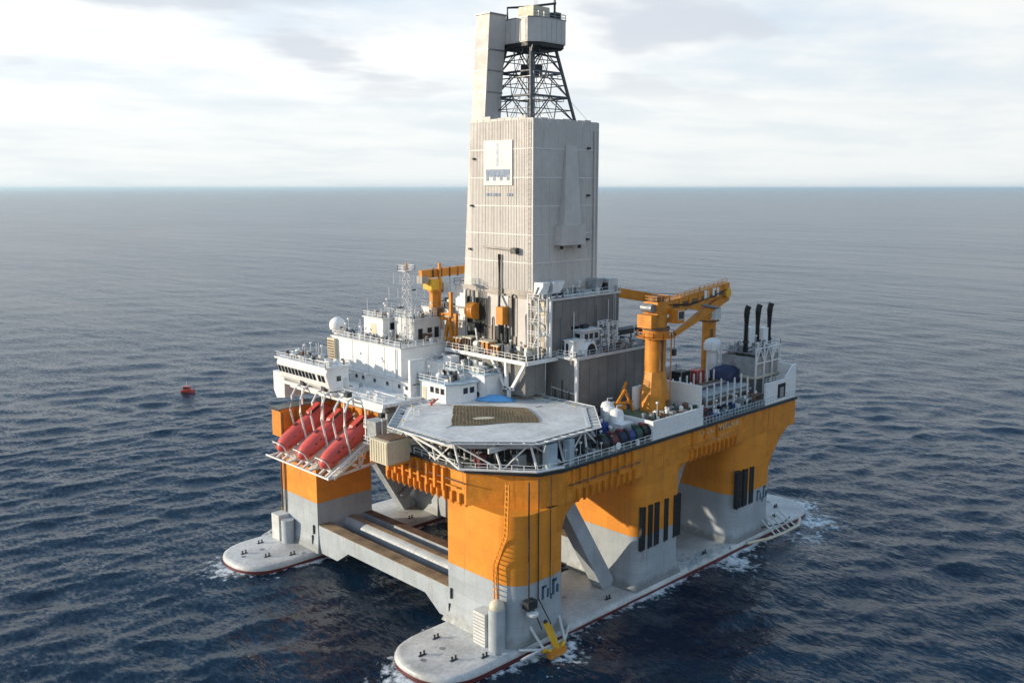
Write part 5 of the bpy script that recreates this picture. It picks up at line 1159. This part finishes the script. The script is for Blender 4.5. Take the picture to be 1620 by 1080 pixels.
for (x, y), lab in zip(((167.4, 101.4), (171.2, 101.0), (175.2, 100.6)), ex_lab): stack(x, y, lab)
dome = one('white_hood', MB().lathe([(1.9, 0), (1.9, 1.2), (1.5, 2.0), (.6, 2.5), (.05, 2.6)], (166.0, 108.6, 38.0), 16).cyl(166, 108.6, 28.5, 38, 1.2, 12), 'white', 'round-topped white ventilator behind the small orange crane', 'ventilator', smooth=35)

# ------------------------------------------------------------------ starboard deck edge (right-hand side)
wl = thing('crane_plinth', 'white walled plinth round the foot of the knuckle boom crane', 'plinth', (134, 97, 28.5))
MB().box(126.3, 141.6, 94.1, 94.5, 28.5, 31.9).build('wall', 'white_clean', wl); MB().box(126.3, 126.7, 94.5, 101, 28.5, 31.9).build('wall', 'white_clean', wl)
MB().box(126.7, 141.6, 94.5, 104.5, 28.5, 31.3).build('infill', 'deck_green', wl); MB().box(141.2, 141.6, 94.5, 104.5, 31.3, 35.9).build('wall', 'white_clean', wl)
MB().box(137.8, 141.2, 104.1, 104.5, 31.3, 35.9).build('wall', 'white_clean', wl); MB().box(132.8, 141.3, 103.2, 104.0, 31.3, 35.6).build('wall', 'white_clean', wl)
for k in range(5): MB().tube([(128 + k*.9, 95.6 + (k % 2)*1.2, 31.3), (128 + k*.9, 95.6 + (k % 2)*1.2, 31.9)], .22, 8).build('vent_pipe', ('green', 'rust_deck', 'white')[k % 3], wl)
def tank_cluster(x, y, lab):
    t = thing('white_tank', lab, 'tank', (x, y, 28.5), 'white bulk tanks by the crane plinth')
    MB().lathe([(1.25, 0), (1.25, 3.9), (1.0, 4.5), (.3, 4.8)], (x, y, 28.9), 14).build('shell', 'white', t, smooth=35)
    for a in range(3): MB().beam((x + 1.1*math.cos(a*2.1), y + 1.1*math.sin(a*2.1), 28.5), (x + 1.1*math.cos(a*2.1), y + 1.1*math.sin(a*2.1), 29.4), .18, .18).build('leg', 'offwhite', t)
    MB().tube([(x, y, 33.6), (x, y, 34.2), (x + .8, y - .5, 34.2)], .12, 6).build('pipe', 'offwhite', t)
tank_cluster(124.6, 102.6, 'tall white bulk tank beside the dark tank house corner'); tank_cluster(126.8, 104.9, 'white bulk tank close behind the first beside the tank house'); tank_cluster(123.6, 100.1, 'white bulk tank between the blue drum and the white plinth wall')
one('white_cabinet', MB().box(121.6, 124.8, 97.4, 99.0, 28.5, 31.4).box(121.5, 124.9, 97.3, 99.1, 31.4, 31.55).box(122.0, 122.9, 97.34, 97.4, 28.8, 31.0), 'white', 'white steel cabinet in front of the white bulk tanks', 'cabinet')
t = thing('blue_drum', 'upright blue chemical tote tank beside the helideck edge', 'tank', (119.6, 100.2, 28.5))
MB().box(118.7, 120.5, 99.4, 101.0, 29.2, 32.0).build('body', 'blue', t); MB().box(118.6, 120.6, 99.3, 101.1, 28.5, 29.2).build('pallet', 'steel_dark', t); MB().cyl(119.6, 100.2, 32.0, 32.3, .4, 10).build('cap', 'navy', t)
# stowed hose reels and fenders along the edge
reel_spec = ((114.6, 'steel_dark', 'dark grey hose reel next to the helideck supports'), (116.9, 'maroon', 'maroon hose reel in the row of reels along the deck edge'), (119.2, 'navy', 'navy hose reel in the middle of the row along the deck edge'), (121.4, 'blue', 'blue hose reel in the row along the deck edge'), (123.5, 'green', 'dark green hose reel in the row along the deck edge'), (125.4, 'black', 'black hose reel against the white plinth wall'))
for x, m_, lab in reel_spec:
    t = thing('hose_reel', lab, 'hose reel', (x, 95.6, 28.5), 'hose reels along the deck edge')
    MB().tube([(x - .85, 95.9, 29.9), (x + .85, 95.9, 29.9)], 1.25, 14).build('drum', m_, t, smooth=40)
    for s_ in (-1, 1): MB().tube([(x + s_*.9, 95.9, 29.9), (x + s_*1.0, 95.9, 29.9)], 1.45, 14).build('flange', 'green' if m_ in ('green', 'black') else 'steel_dark', t)
    MB().prism_x([(94.8, 28.5), (97.0, 28.5), (95.9, 29.9)], x - 1.1, x - 1.02).build('stand', 'steel', t); MB().prism_x([(94.8, 28.5), (97.0, 28.5), (95.9, 29.9)], x + 1.02, x + 1.1).build('stand', 'steel', t)
    MB().box(x - .5, x + .5, 95.4, 96.4, 31.0, 31.5).build('cover', ('green', 'steel', 'maroon')[int(x) % 3], t)
one('life_ring_post', MB().lathe([(.42, -.08), (.62, -.08), (.62, .08), (.42, .08)], (0, 0, 0), 16), 'white_clean', 'white ring on a stand at the deck edge before the hose reels', 'ring post')
o = bpy.data.objects['life_ring_post']; o.rotation_euler = (R(90), 0, 0); o.location = (116.6, 94.0, 29.5)
one('small_white_box', MB().box(121.8, 122.4, 93.98, 94.4, 28.52, 29.3).box(121.75, 122.45, 93.95, 94.45, 29.3, 29.36), 'white_clean', 'small white box at the deck edge in front of the hose reels', 'box')
# pipe rack with white stanchions
prk = thing('riser_rack', 'rack of stacked pipes behind white stanchions on the right-hand deck', 'pipe rack', (153, 98, 28.5))
for k in range(7):
    x = 146.4 + k*2.4; MB().beam((x, 96.6, 28.5), (x, 96.6, 34.6 + (k % 3)*.5), .24, .24).build('stanchion', 'white', prk); MB().beam((x, 104.6, 28.5), (x, 104.6, 35.0), .26, .26).build('stanchion', 'white', prk)
pm = {}
for m_ in ('navy', 'steel', 'equip_grey', 'rust_deck', 'blue'):
    pm[m_] = MB().tube([(145.8, 0, 0), (162.2, 0, 0)], .36, 10).mesh('pipe', (154, 0, 0), 40); pm[m_].materials.append(M[m_])
for r_ in range(6):
    for k in range(9):
        o = bpy.data.objects.new('pipe', pm[pr.choice(('steel', 'equip_grey', 'steel', 'navy', 'rust_deck', 'equip_grey'))]); col.objects.link(o); o.parent = prk
        o.location = Vector((154 + pr.uniform(-.5, .5), 97.1 + k*.84 + (.4 if r_ % 2 else 0), 29.0 + r_*.7)) - prk.location
MB().rail([(141.8, 94.2, 28.5), (175.8, 94.2, 28.5), (175.8, 98.0, 28.5)], 1.3, 1.1, r=.06).build('railing', 'pale_blue', prk)
lc_spec = ((142.6, 95.0, 2.0, 1.6, 2.6, 'maroon', 'maroon and pale deck machine beside the end of the white plinth wall'), (142.6, 97.6, 2.2, 1.8, 6.6, 'offwhite', 'tall pale cabinet with dark panel behind the maroon machine'), (146.6, 94.9, 4.6, 1.3, 1.0, 'blue', 'long low blue box along the railing of the right-hand deck'), (156.6, 94.9, 3.4, 1.3, 2.2, 'steel', 'grey machinery box behind the railing on the right-hand deck'), (161.0, 94.9, 2.6, 1.3, 2.6, 'rust_deck', 'brownish machinery box behind the railing on the right-hand deck'))
for x, y, w, d_, h, m_, lab in lc_spec:
    t = thing('deck_machine', lab, 'deck machine', (x, y, 28.5), 'machines along the right-hand deck edge')
    MB().box(x, x + w, y, y + d_, 28.7, 28.5 + h).build('body', m_, t); MB().box(x - .1, x + w + .1, y - .08, y + d_ + .1, 28.5, 28.7).build('base', 'steel', t)
    MB().box(x + .3, x + w - .3, y - .06, y, 28.5 + h*.55, 28.5 + h*.85).build('panel', 'black', t)
    MB().tube([(x + w*.5, y + d_*.5, 28.5 + h), (x + w*.5, y + d_*.5, 29.0 + h)], .25, 8).build('cap', 'white', t)
# white bulwark house at the far corner
bw = thing('corner_bulwark', 'white bulwark wall with a dark square opening at the far right corner', 'bulwark', (170, 95, 28.5))
MB().box(163.9, 176.0, 94.15, 94.6, 28.5, 33.0).build('wall', 'white_clean', bw); MB().box(175.6, 176.0, 94.6, 104, 28.5, 35.4).build('wall', 'white_clean', bw)
MB().prism_y([(171.6, 33.0), (175.9, 33.0), (175.9, 35.6), (174.6, 35.4)], 94.2, 94.58).build('wall', 'white_clean', bw)
MB().box(168.6, 171.6, 94.08, 94.15, 29.2, 32.2).build('opening', 'black', bw); MB().box(169.4, 170.8, 94.0, 94.08, 29.4, 31.4).build('fan', 'equip_grey', bw)
MB().rail([(164, 94.3, 33.0), (171.6, 94.3, 33.0)], 1.0, 1.5).build('railing', 'white', bw)
t = thing('tarpaulin_cover', 'dark navy tarpaulin over a stack beside the exhaust frame', 'tarpaulin', (166, 105, 28.5))
MB().loft([[(161.6, 101.6, 32.0), (165.6, 101.6, 32.0), (165.6, 106.0, 32.0), (161.6, 106.0, 32.0)], [(161.5, 101.5, 34.6), (165.7, 101.5, 34.7), (165.7, 106.1, 34.6), (161.5, 106.1, 34.4)], [(162.3, 102.4, 35.4), (164.9, 102.4, 35.5), (164.9, 105.2, 35.4), (162.3, 105.2, 35.3)]]).build('cover', 'navy', t, smooth=60); MB().box(161.8, 165.4, 101.8, 105.8, 28.5, 32.0).build('stack', 'equip_grey', t)
mid_spec = ((144.5, 106.0, 4.0, 2.5, 2.6, 'equip_grey', 'grey skid container behind the crane plinth wall'), (149.5, 107.5, 3.2, 2.4, 2.6, 'navy', 'navy skid container behind the pipe rack'), (154.0, 108.0, 3.2, 2.4, 4.6, 'black', 'tall black generator container in front of the small orange crane'), (158.4, 107.0, 2.6, 2.4, 4.4, 'red_paint', 'bright red container beside the small orange crane post'), (153.0, 112.5, 5.5, 3.0, 5.2, 'offwhite', 'pale container block left of the small orange crane'), (146.4, 104.4, 2.4, 1.6, 1.5, 'yellow', 'yellow winch box behind the white plinth wall'))
for x, y, w, d_, h, m_, lab in mid_spec:
    t = thing('skid_container', lab, 'container', (x, y, 28.5), 'containers on the middle deck')
    z0 = 28.5 if m_ in ('offwhite', 'red_paint', 'black') else 28.5
    MB().box(x, x + w, y, y + d_, z0 + .25, z0 + h + 1.6).build('body', m_, t); MB().box(x - .08, x + w + .08, y - .08, y + d_ + .08, z0, z0 + .25).build('skid', 'steel_dark', t)
    k_ = int(w/.6)
    for k in range(k_): MB().box(x + .15 + k*.6, x + .35 + k*.6, y - .06, y, z0 + .4, z0 + h + 1.4).build('rib', m_, t)
    for s_ in (0, w): MB().beam((x + s_, y, z0 + .25), (x + s_, y, z0 + h + 1.7), .18, .18).build('corner_post', 'steel', t)
ft = thing('orange_gear', 'orange winch gear at the foot of the knuckle boom crane', 'winch', (129, 104, 31.3))
for p, q in (((127.6, 105.0, 31), (130.0, 103.4, 35.5)), ((130.0, 103.4, 35.5), (132.0, 103.0, 31.3)), ((128.0, 103.6, 33.2), (131.6, 103.0, 33.2)), ((129.4, 105.4, 31), (131.8, 104.6, 36.6))): MB().beam(p, q, .4, .4).build('arm', 'orange', ft)
MB().tube([(128.4, 104.6, 32.2), (130.4, 103.8, 32.2)], .8, 12).build('drum', 'orange_bright', ft, smooth=40)

# ------------------------------------------------------------------ marker buoy out on the water
by = thing('marker_buoy', 'small red marker boat afloat on the open sea away from the platform', 'buoy', (0, 0, 0))
MB().loft([[(-2.4, -.9, -.4), (2.6, -.9, -.4), (2.6, .9, -.4), (-2.4, .9, -.4)], [(-3.0, -1.2, .9), (3.4, -.6, 1.2), (3.4, .6, 1.2), (-3.0, 1.2, .9)]]).build('float', 'red_paint', by)
MB().box(-1.8, 1.2, -.8, .8, .9, 2.7).build('cabin', 'red', by); MB().box(-1.85, .6, -.83, .83, 1.7, 2.3).build('window', 'glass', by); MB().tube([(-.4, 0, 2.7), (-.4, 0, 4.6)], .07, 5).build('mast', 'white', by)
by.location = (140.8, 310.3, 0.25); by.rotation_euler = (0, 0, R(-40)); by.scale = (0.8, 0.8, 0.8)

# ------------------------------------------------------------------ fittings that crowd the decks and roofs
def fit_out(parent, x0, x1, y0, y1, z, n, seed, hmax=1.6, pipes=4, mats=('offwhite', 'equip_grey', 'steel', 'white', 'steel_dark', 'rust_deck')):
    """small fixed fittings on a roof or deck: vents, boxes, lamp posts and pipe runs, each a part of its thing"""
    r = random.Random(seed)
    for k in range(n):
        x, y = r.uniform(x0, x1), r.uniform(y0, y1); m_ = r.choice(mats); t_ = r.random()
        if t_ < .35:
            w, d_, h = r.uniform(.4, 1.4), r.uniform(.4, 1.2), r.uniform(.4, hmax)
            MB().box(x, min(x + w, x1 + .3), y, min(y + d_, y1 + .3), z, z + h).box(x - .06, min(x + w, x1 + .3) + .06, y - .06, min(y + d_, y1 + .3) + .06, z + h, z + h + .07).build('junction_box', m_, parent)
        elif t_ < .62:
            h = r.uniform(.6, hmax); q_ = r.uniform(.12, .28); a = r.uniform(0, 6.28)
            MB().tube([(x, y, z), (x, y, z + h), (x + .25*math.cos(a), y + .25*math.sin(a), z + h + .2), (x + .5*math.cos(a), y + .5*math.sin(a), z + h + .05)], q_, 7).build('vent_pipe', m_, parent, smooth=50)
        elif t_ < .80:
            h = r.uniform(1.6, 3.4); MB().tube([(x, y, z), (x, y, z + h)], .06, 5).box(x - .22, x + .22, y - .16, y + .16, z + h, z + h + .3).build('lamp_post', 'white', parent)
        else:
            h = r.uniform(.5, 1.1); q_ = r.uniform(.3, .6); MB().lathe([(q_, 0), (q_, h), (q_*.6, h + .2), (.05, h + .25)], (x, y, z), 10).build('ventilator', m_, parent, smooth=35)
    for k in range(pipes):
        zz = z + r.uniform(.2, .7); q_ = r.uniform(.07, .17)
        if r.random() < .5:
            y = r.uniform(y0, y1); xm = r.uniform(x0, x1); yb = min(max(y + r.uniform(-2, 2), y0), y1); MB().tube([(x0, y, zz), (xm, y, zz), (xm, yb, zz), (x1, yb, zz)], q_, 6).build('pipe_run', r.choice(mats), parent)
        else:
            x = r.uniform(x0, x1); ym = r.uniform(y0, y1); xb = min(max(x + r.uniform(-2, 2), x0), x1); MB().tube([(x, y0, zz), (x, ym, zz), (xb, ym, zz), (xb, y1, zz)], q_, 6).build('pipe_run', r.choice(mats), parent)
fit_out(ac, 107.2, 117.5, 140.5, 150.0, 41.6, 25, 1, pipes=4)
fit_out(ac, 107.0, 110.0, 151.0, 162.6, 41.6, 22, 2, 1.3, 2)
fit_out(ac, 99.9, 104.6, 147.6, 164.0, 33.2, 22, 3, 1.3, 3)
fit_out(ac, 97.4, 103.5, 133.4, 146.0, 33.2, 8, 4, .8, 2, ('white', 'offwhite'))
fit_out(wh, 94.8, 99.0, 147.8, 164.8, 38.35, 28, 5, 1.1, 2)
fit_out(dh, 110.9, 116.2, 151.4, 157.2, 45.9, 12, 6, 1.0, 1)
fit_out(eh, 113.0, 119.0, 143.8, 149.4, 46.2, 16, 7, 1.2, 2)
fit_out(cb, 106.6, 112.2, 126.4, 133.2, 36.7, 16, 8, 1.0, 2)
fit_out(fd, 113.2, 120.2, 123.4, 146.0, 37.9, 70, 9, 1.8, 9, ('offwhite', 'equip_grey', 'steel', 'white', 'pale_blue', 'green', 'rust_deck'))
fit_out(pd, 117.2, 121.6, 117.0, 138.0, 40.5, 54, 10, 2.2, 8, ('offwhite', 'equip_grey', 'steel_dark', 'cream', 'rust_deck', 'wall_tan'))
fit_out(df, 123.6, 142.8, 116.2, 118.6, 51.75, 25, 11, 1.6, 3)
fit_out(mh, 125.6, 150.0, 111.2, 115.4, 41.05, 73, 12, 2.0, 7)
fit_out(sb, 126.4, 136.6, 140.0, 146.0, 52.3, 12, 13, 1.3, 1)
fit_out(lo, 124.9, 134.0, 147.2, 155.2, 46.9, 22, 14, 1.8, 2)
fit_out(wl, 127.2, 140.6, 95.0, 98.4, 31.3, 25, 15, 1.0, 3, ('green', 'rust_deck', 'white', 'steel'))
fit_out(ex, 166.8, 175.4, 99.0, 106.0, 38.2, 28, 16, 2.2, 4, ('offwhite', 'white', 'steel', 'equip_grey'))
fit_out(hull, 142.5, 165.5, 94.8, 96.2, 28.5, 48, 17, 2.0, 4, ('offwhite', 'steel', 'blue', 'maroon', 'green', 'steel_dark', 'white'))
fit_out(hull, 127.0, 133.5, 105.5, 110.4, 28.5, 25, 18, 3.2, 4)
fit_out(hull, 143.0, 166.0, 105.5, 111.5, 28.5, 54, 19, 5.2, 6, ('offwhite', 'steel', 'equip_grey', 'navy', 'rust_deck', 'steel_dark', 'white'))
fit_out(hull, 104.0, 121.0, 95.0, 97.0, 28.5, 41, 20, 2.4, 5, ('offwhite', 'steel', 'equip_grey', 'steel_dark', 'green', 'maroon'))
fit_out(hull, 93.0, 99.0, 101.5, 117.0, 28.5, 35, 21, 2.6, 5, ('offwhite', 'steel', 'equip_grey', 'steel_dark', 'maroon', 'rust_deck'))
fit_out(hull, 117.5, 124.0, 98.5, 109.0, 28.5, 28, 22, 3.0, 3, ('offwhite', 'steel', 'equip_grey', 'navy', 'green', 'white'))
# pipes and ladders up the drill floor walls
for k, (y, z0, z1, m_) in enumerate(((120.4, 41, 50.5, 'steel'), (121.0, 41, 48.5, 'offwhite'), (124.6, 41, 51.8, 'steel_dark'), (130.2, 41, 47, 'rust_deck'), (131.4, 41, 51.0, 'steel'), (137.9, 41, 52, 'offwhite'))):
    MB().tube([(121.7, y, z0), (121.7, y, z1), (122.2, y, z1 + .3)], .13 + .04*(k % 3), 6).build('riser_pipe', m_, df, smooth=50)
for k, x in enumerate((126.0, 129.4, 136.2, 139.6)): MB().tube([(x, 115.7, 41.2), (x, 115.7, 48 + k*.8)], .12, 6).build('riser_pipe', ('steel', 'offwhite')[k % 2], df)
MB().ladder([(141.6, 115.75, 41.1), (141.6, 115.75, 51.7)], .6, (1, 0, 0), .05).build('ladder', 'offwhite', df)
MB().ladder([(TX0 - .45, 120.6, 53.4), (TX0 - .45, 120.6, 84.2)], .6, (0, 1, 0), .05, .9).build('ladder', 'cladding', dk)
MB().beam((138.9, TY0 - .35, 53.4), (138.9, TY0 - .35, 83.0), .4, .25).build('cable_tray', 'cladding', dk)
for z in (60, 68.5, 77.5):
    MB().box(TX0 - .6, TX0 - .15, 137.4 - (z-53)*.07 - .5, 137.4 - (z-53)*.07, z, z + .4).build('floodlight', 'steel_dark', dk)
    MB().box(136.8, 137.4, TY0 - .6, TY0 - .1, z + 2, z + 2.4).build('floodlight', 'steel_dark', dk)
for k in range(7): MB().tube([(124.7, 111.6 + k*.9, 29), (124.7, 111.6 + k*.9, 33.5 + (k*5 % 4))], .11, 6).build('riser_pipe', ('steel', 'steel_dark')[k % 2], mh)
# white stair tower against the drill floor corner
stt = thing('stair_tower', 'white open stair tower at the corner of the drill floor house', 'stair tower', (121.4, 117.5, 40.5))
for x in (120.2, 122.5):
    for y in (116.2, 119.0): MB().beam((x, y, 40.5), (x, y, 52.4), .17, .17).build('post', 'white', stt)
for k in range(5):
    z = 42.6 + k*2.3; MB().box(120.2, 122.5, 116.2 if k % 2 else 118.2, 117.0 if k % 2 else 119.0, z, z + .1).build('landing', 'offwhite', stt)
    MB().rail([(120.2, 116.2, z), (120.2, 119.0, z)], 1.0, 1.4, r=.04).build('railing', 'white', stt); MB().rail([(120.2, 116.2, z), (122.5, 116.2, z)], 1.0, 1.2, r=.04).build('railing', 'white', stt)
    a_, b_ = (117.0, 118.2) if k % 2 else (118.2, 117.0); MB().beam((121.0 + .8*(k % 2), a_, z), (121.0 + .8*(k % 2), b_, z + 2.3), .7, .15).build('flight', 'offwhite', stt)
# stores piled on the small platform behind the helideck
sp = thing('stores_platform', 'low steel platform crowded with stores behind the blue tarpaulin', 'platform deck', (115, 126, 28.5))
MB().box(113.0, 117.4, 123.6, 129.4, 32.2, 32.5).build('deck_plate', 'rust_deck', sp)
for x, y in ((113.2, 123.8), (117.2, 123.8), (117.2, 129.2), (113.2, 129.2)): MB().beam((x, y, 28.5), (x, y, 32.2), .25, .25).build('leg', 'steel', sp)
for k, (x, y, w, h, m_, lab) in enumerate(((114.2, 124.6, 1.3, 1.5, 'yellow', 'yellow waste bin behind the blue tarpaulin'), (116.0, 125.0, 1.1, 1.9, 'rust_deck', 'brown crate among the stores behind the helideck'), (114.6, 127.0, 1.5, 1.2, 'white', 'white chest among the stores behind the helideck'), (116.2, 127.6, 1.0, 1.4, 'maroon', 'maroon crate among the stores behind the helideck'), (113.6, 128.6, .9, 1.7, 'equip_grey', 'grey cupboard among the stores behind the helideck'))):
    one('stores_crate', MB().box(x, x + w, y, y + w*.8, 32.5, 32.5 + h).box(x - .06, x + w + .06, y - .06, y + w*.8 + .06, 32.5 + h, 32.6 + h).box(x + .1, x + .25, y - .05, y, 32.6, 32.4 + h), m_, lab, 'crate', 'stores behind the helideck')
# wash over the pontoon aft of the middle column
wv = []; r_ = random.Random(6); nn = 30
for i in range(nn + 1):
    for j in range(13):
        u, v_ = i/nn, j/12; wv.append((137.5 + 15*u + .5*math.sin(9*v_), 93.2 + (5.5 + 2.2*math.sin(5*u + 1))*v_, 1.45 + .14*math.sin(math.pi*u)*(1 - v_) + .07*r_.random() - .12*(v_ > .95) - .25*(i in (0, nn))))
wm = bpy.data.materials.new('wash_water'); wm.use_nodes = True; t_ = wm.node_tree; nd = t_.nodes; lk = t_.links; bs = nd['Principled BSDF']
bs.inputs['Base Color'].default_value = (.42, .52, .56, 1); bs.inputs['Roughness'].default_value = .25
ns = nd.new('ShaderNodeTexNoise'); ns.inputs['Scale'].default_value = .55; ns.inputs['Detail'].default_value = 7; gg = nd.new('ShaderNodeNewGeometry'); lk.new(gg.outputs['Position'], ns.inputs['Vector'])
mrg = nd.new('ShaderNodeMapRange'); mrg.inputs[1].default_value = .47; mrg.inputs[2].default_value = .62; mrg.inputs[3].default_value = 0.0; mrg.inputs[4].default_value = .95; lk.new(ns.outputs[0], mrg.inputs[0]); lk.new(mrg.outputs[0], bs.inputs['Alpha'])
M['wash'] = wm
wo = MB().add(wv, [(i*13 + j, (i+1)*13 + j, (i+1)*13 + j + 1, i*13 + j + 1) for i in range(nn) for j in range(12)])
wo = one('wave_wash', wo, 'wash', 'thin white wash running over the near pontoon behind the middle column', 'wash', smooth=80); wo['kind'] = 'stuff'

# ------------------------------------------------------------------ thin sea haze
hz = MB().box(-125000, 125000, -125000, 125000, -9.0, 118.0)
me = hz.mesh('haze'); hm = bpy.data.materials.new('haze_air'); hm.use_nodes = True
for n in list(hm.node_tree.nodes):
    if n.type != 'OUTPUT_MATERIAL': hm.node_tree.nodes.remove(n)
pv = hm.node_tree.nodes.new('ShaderNodeVolumePrincipled'); pv.inputs['Density'].default_value = 4.0e-5; pv.inputs['Color'].default_value = (0.70, 0.89, 1.0, 1); pv.inputs['Anisotropy'].default_value = 0.3
hm.node_tree.links.new(pv.outputs[0], hm.node_tree.nodes['Material Output'].inputs['Volume'])
me.materials.append(hm); ho = bpy.data.objects.new('haze', me); col.objects.link(ho); ho['kind'] = 'stuff'; ho['label'] = 'thin pale haze lying over the sea'; ho['category'] = 'haze'
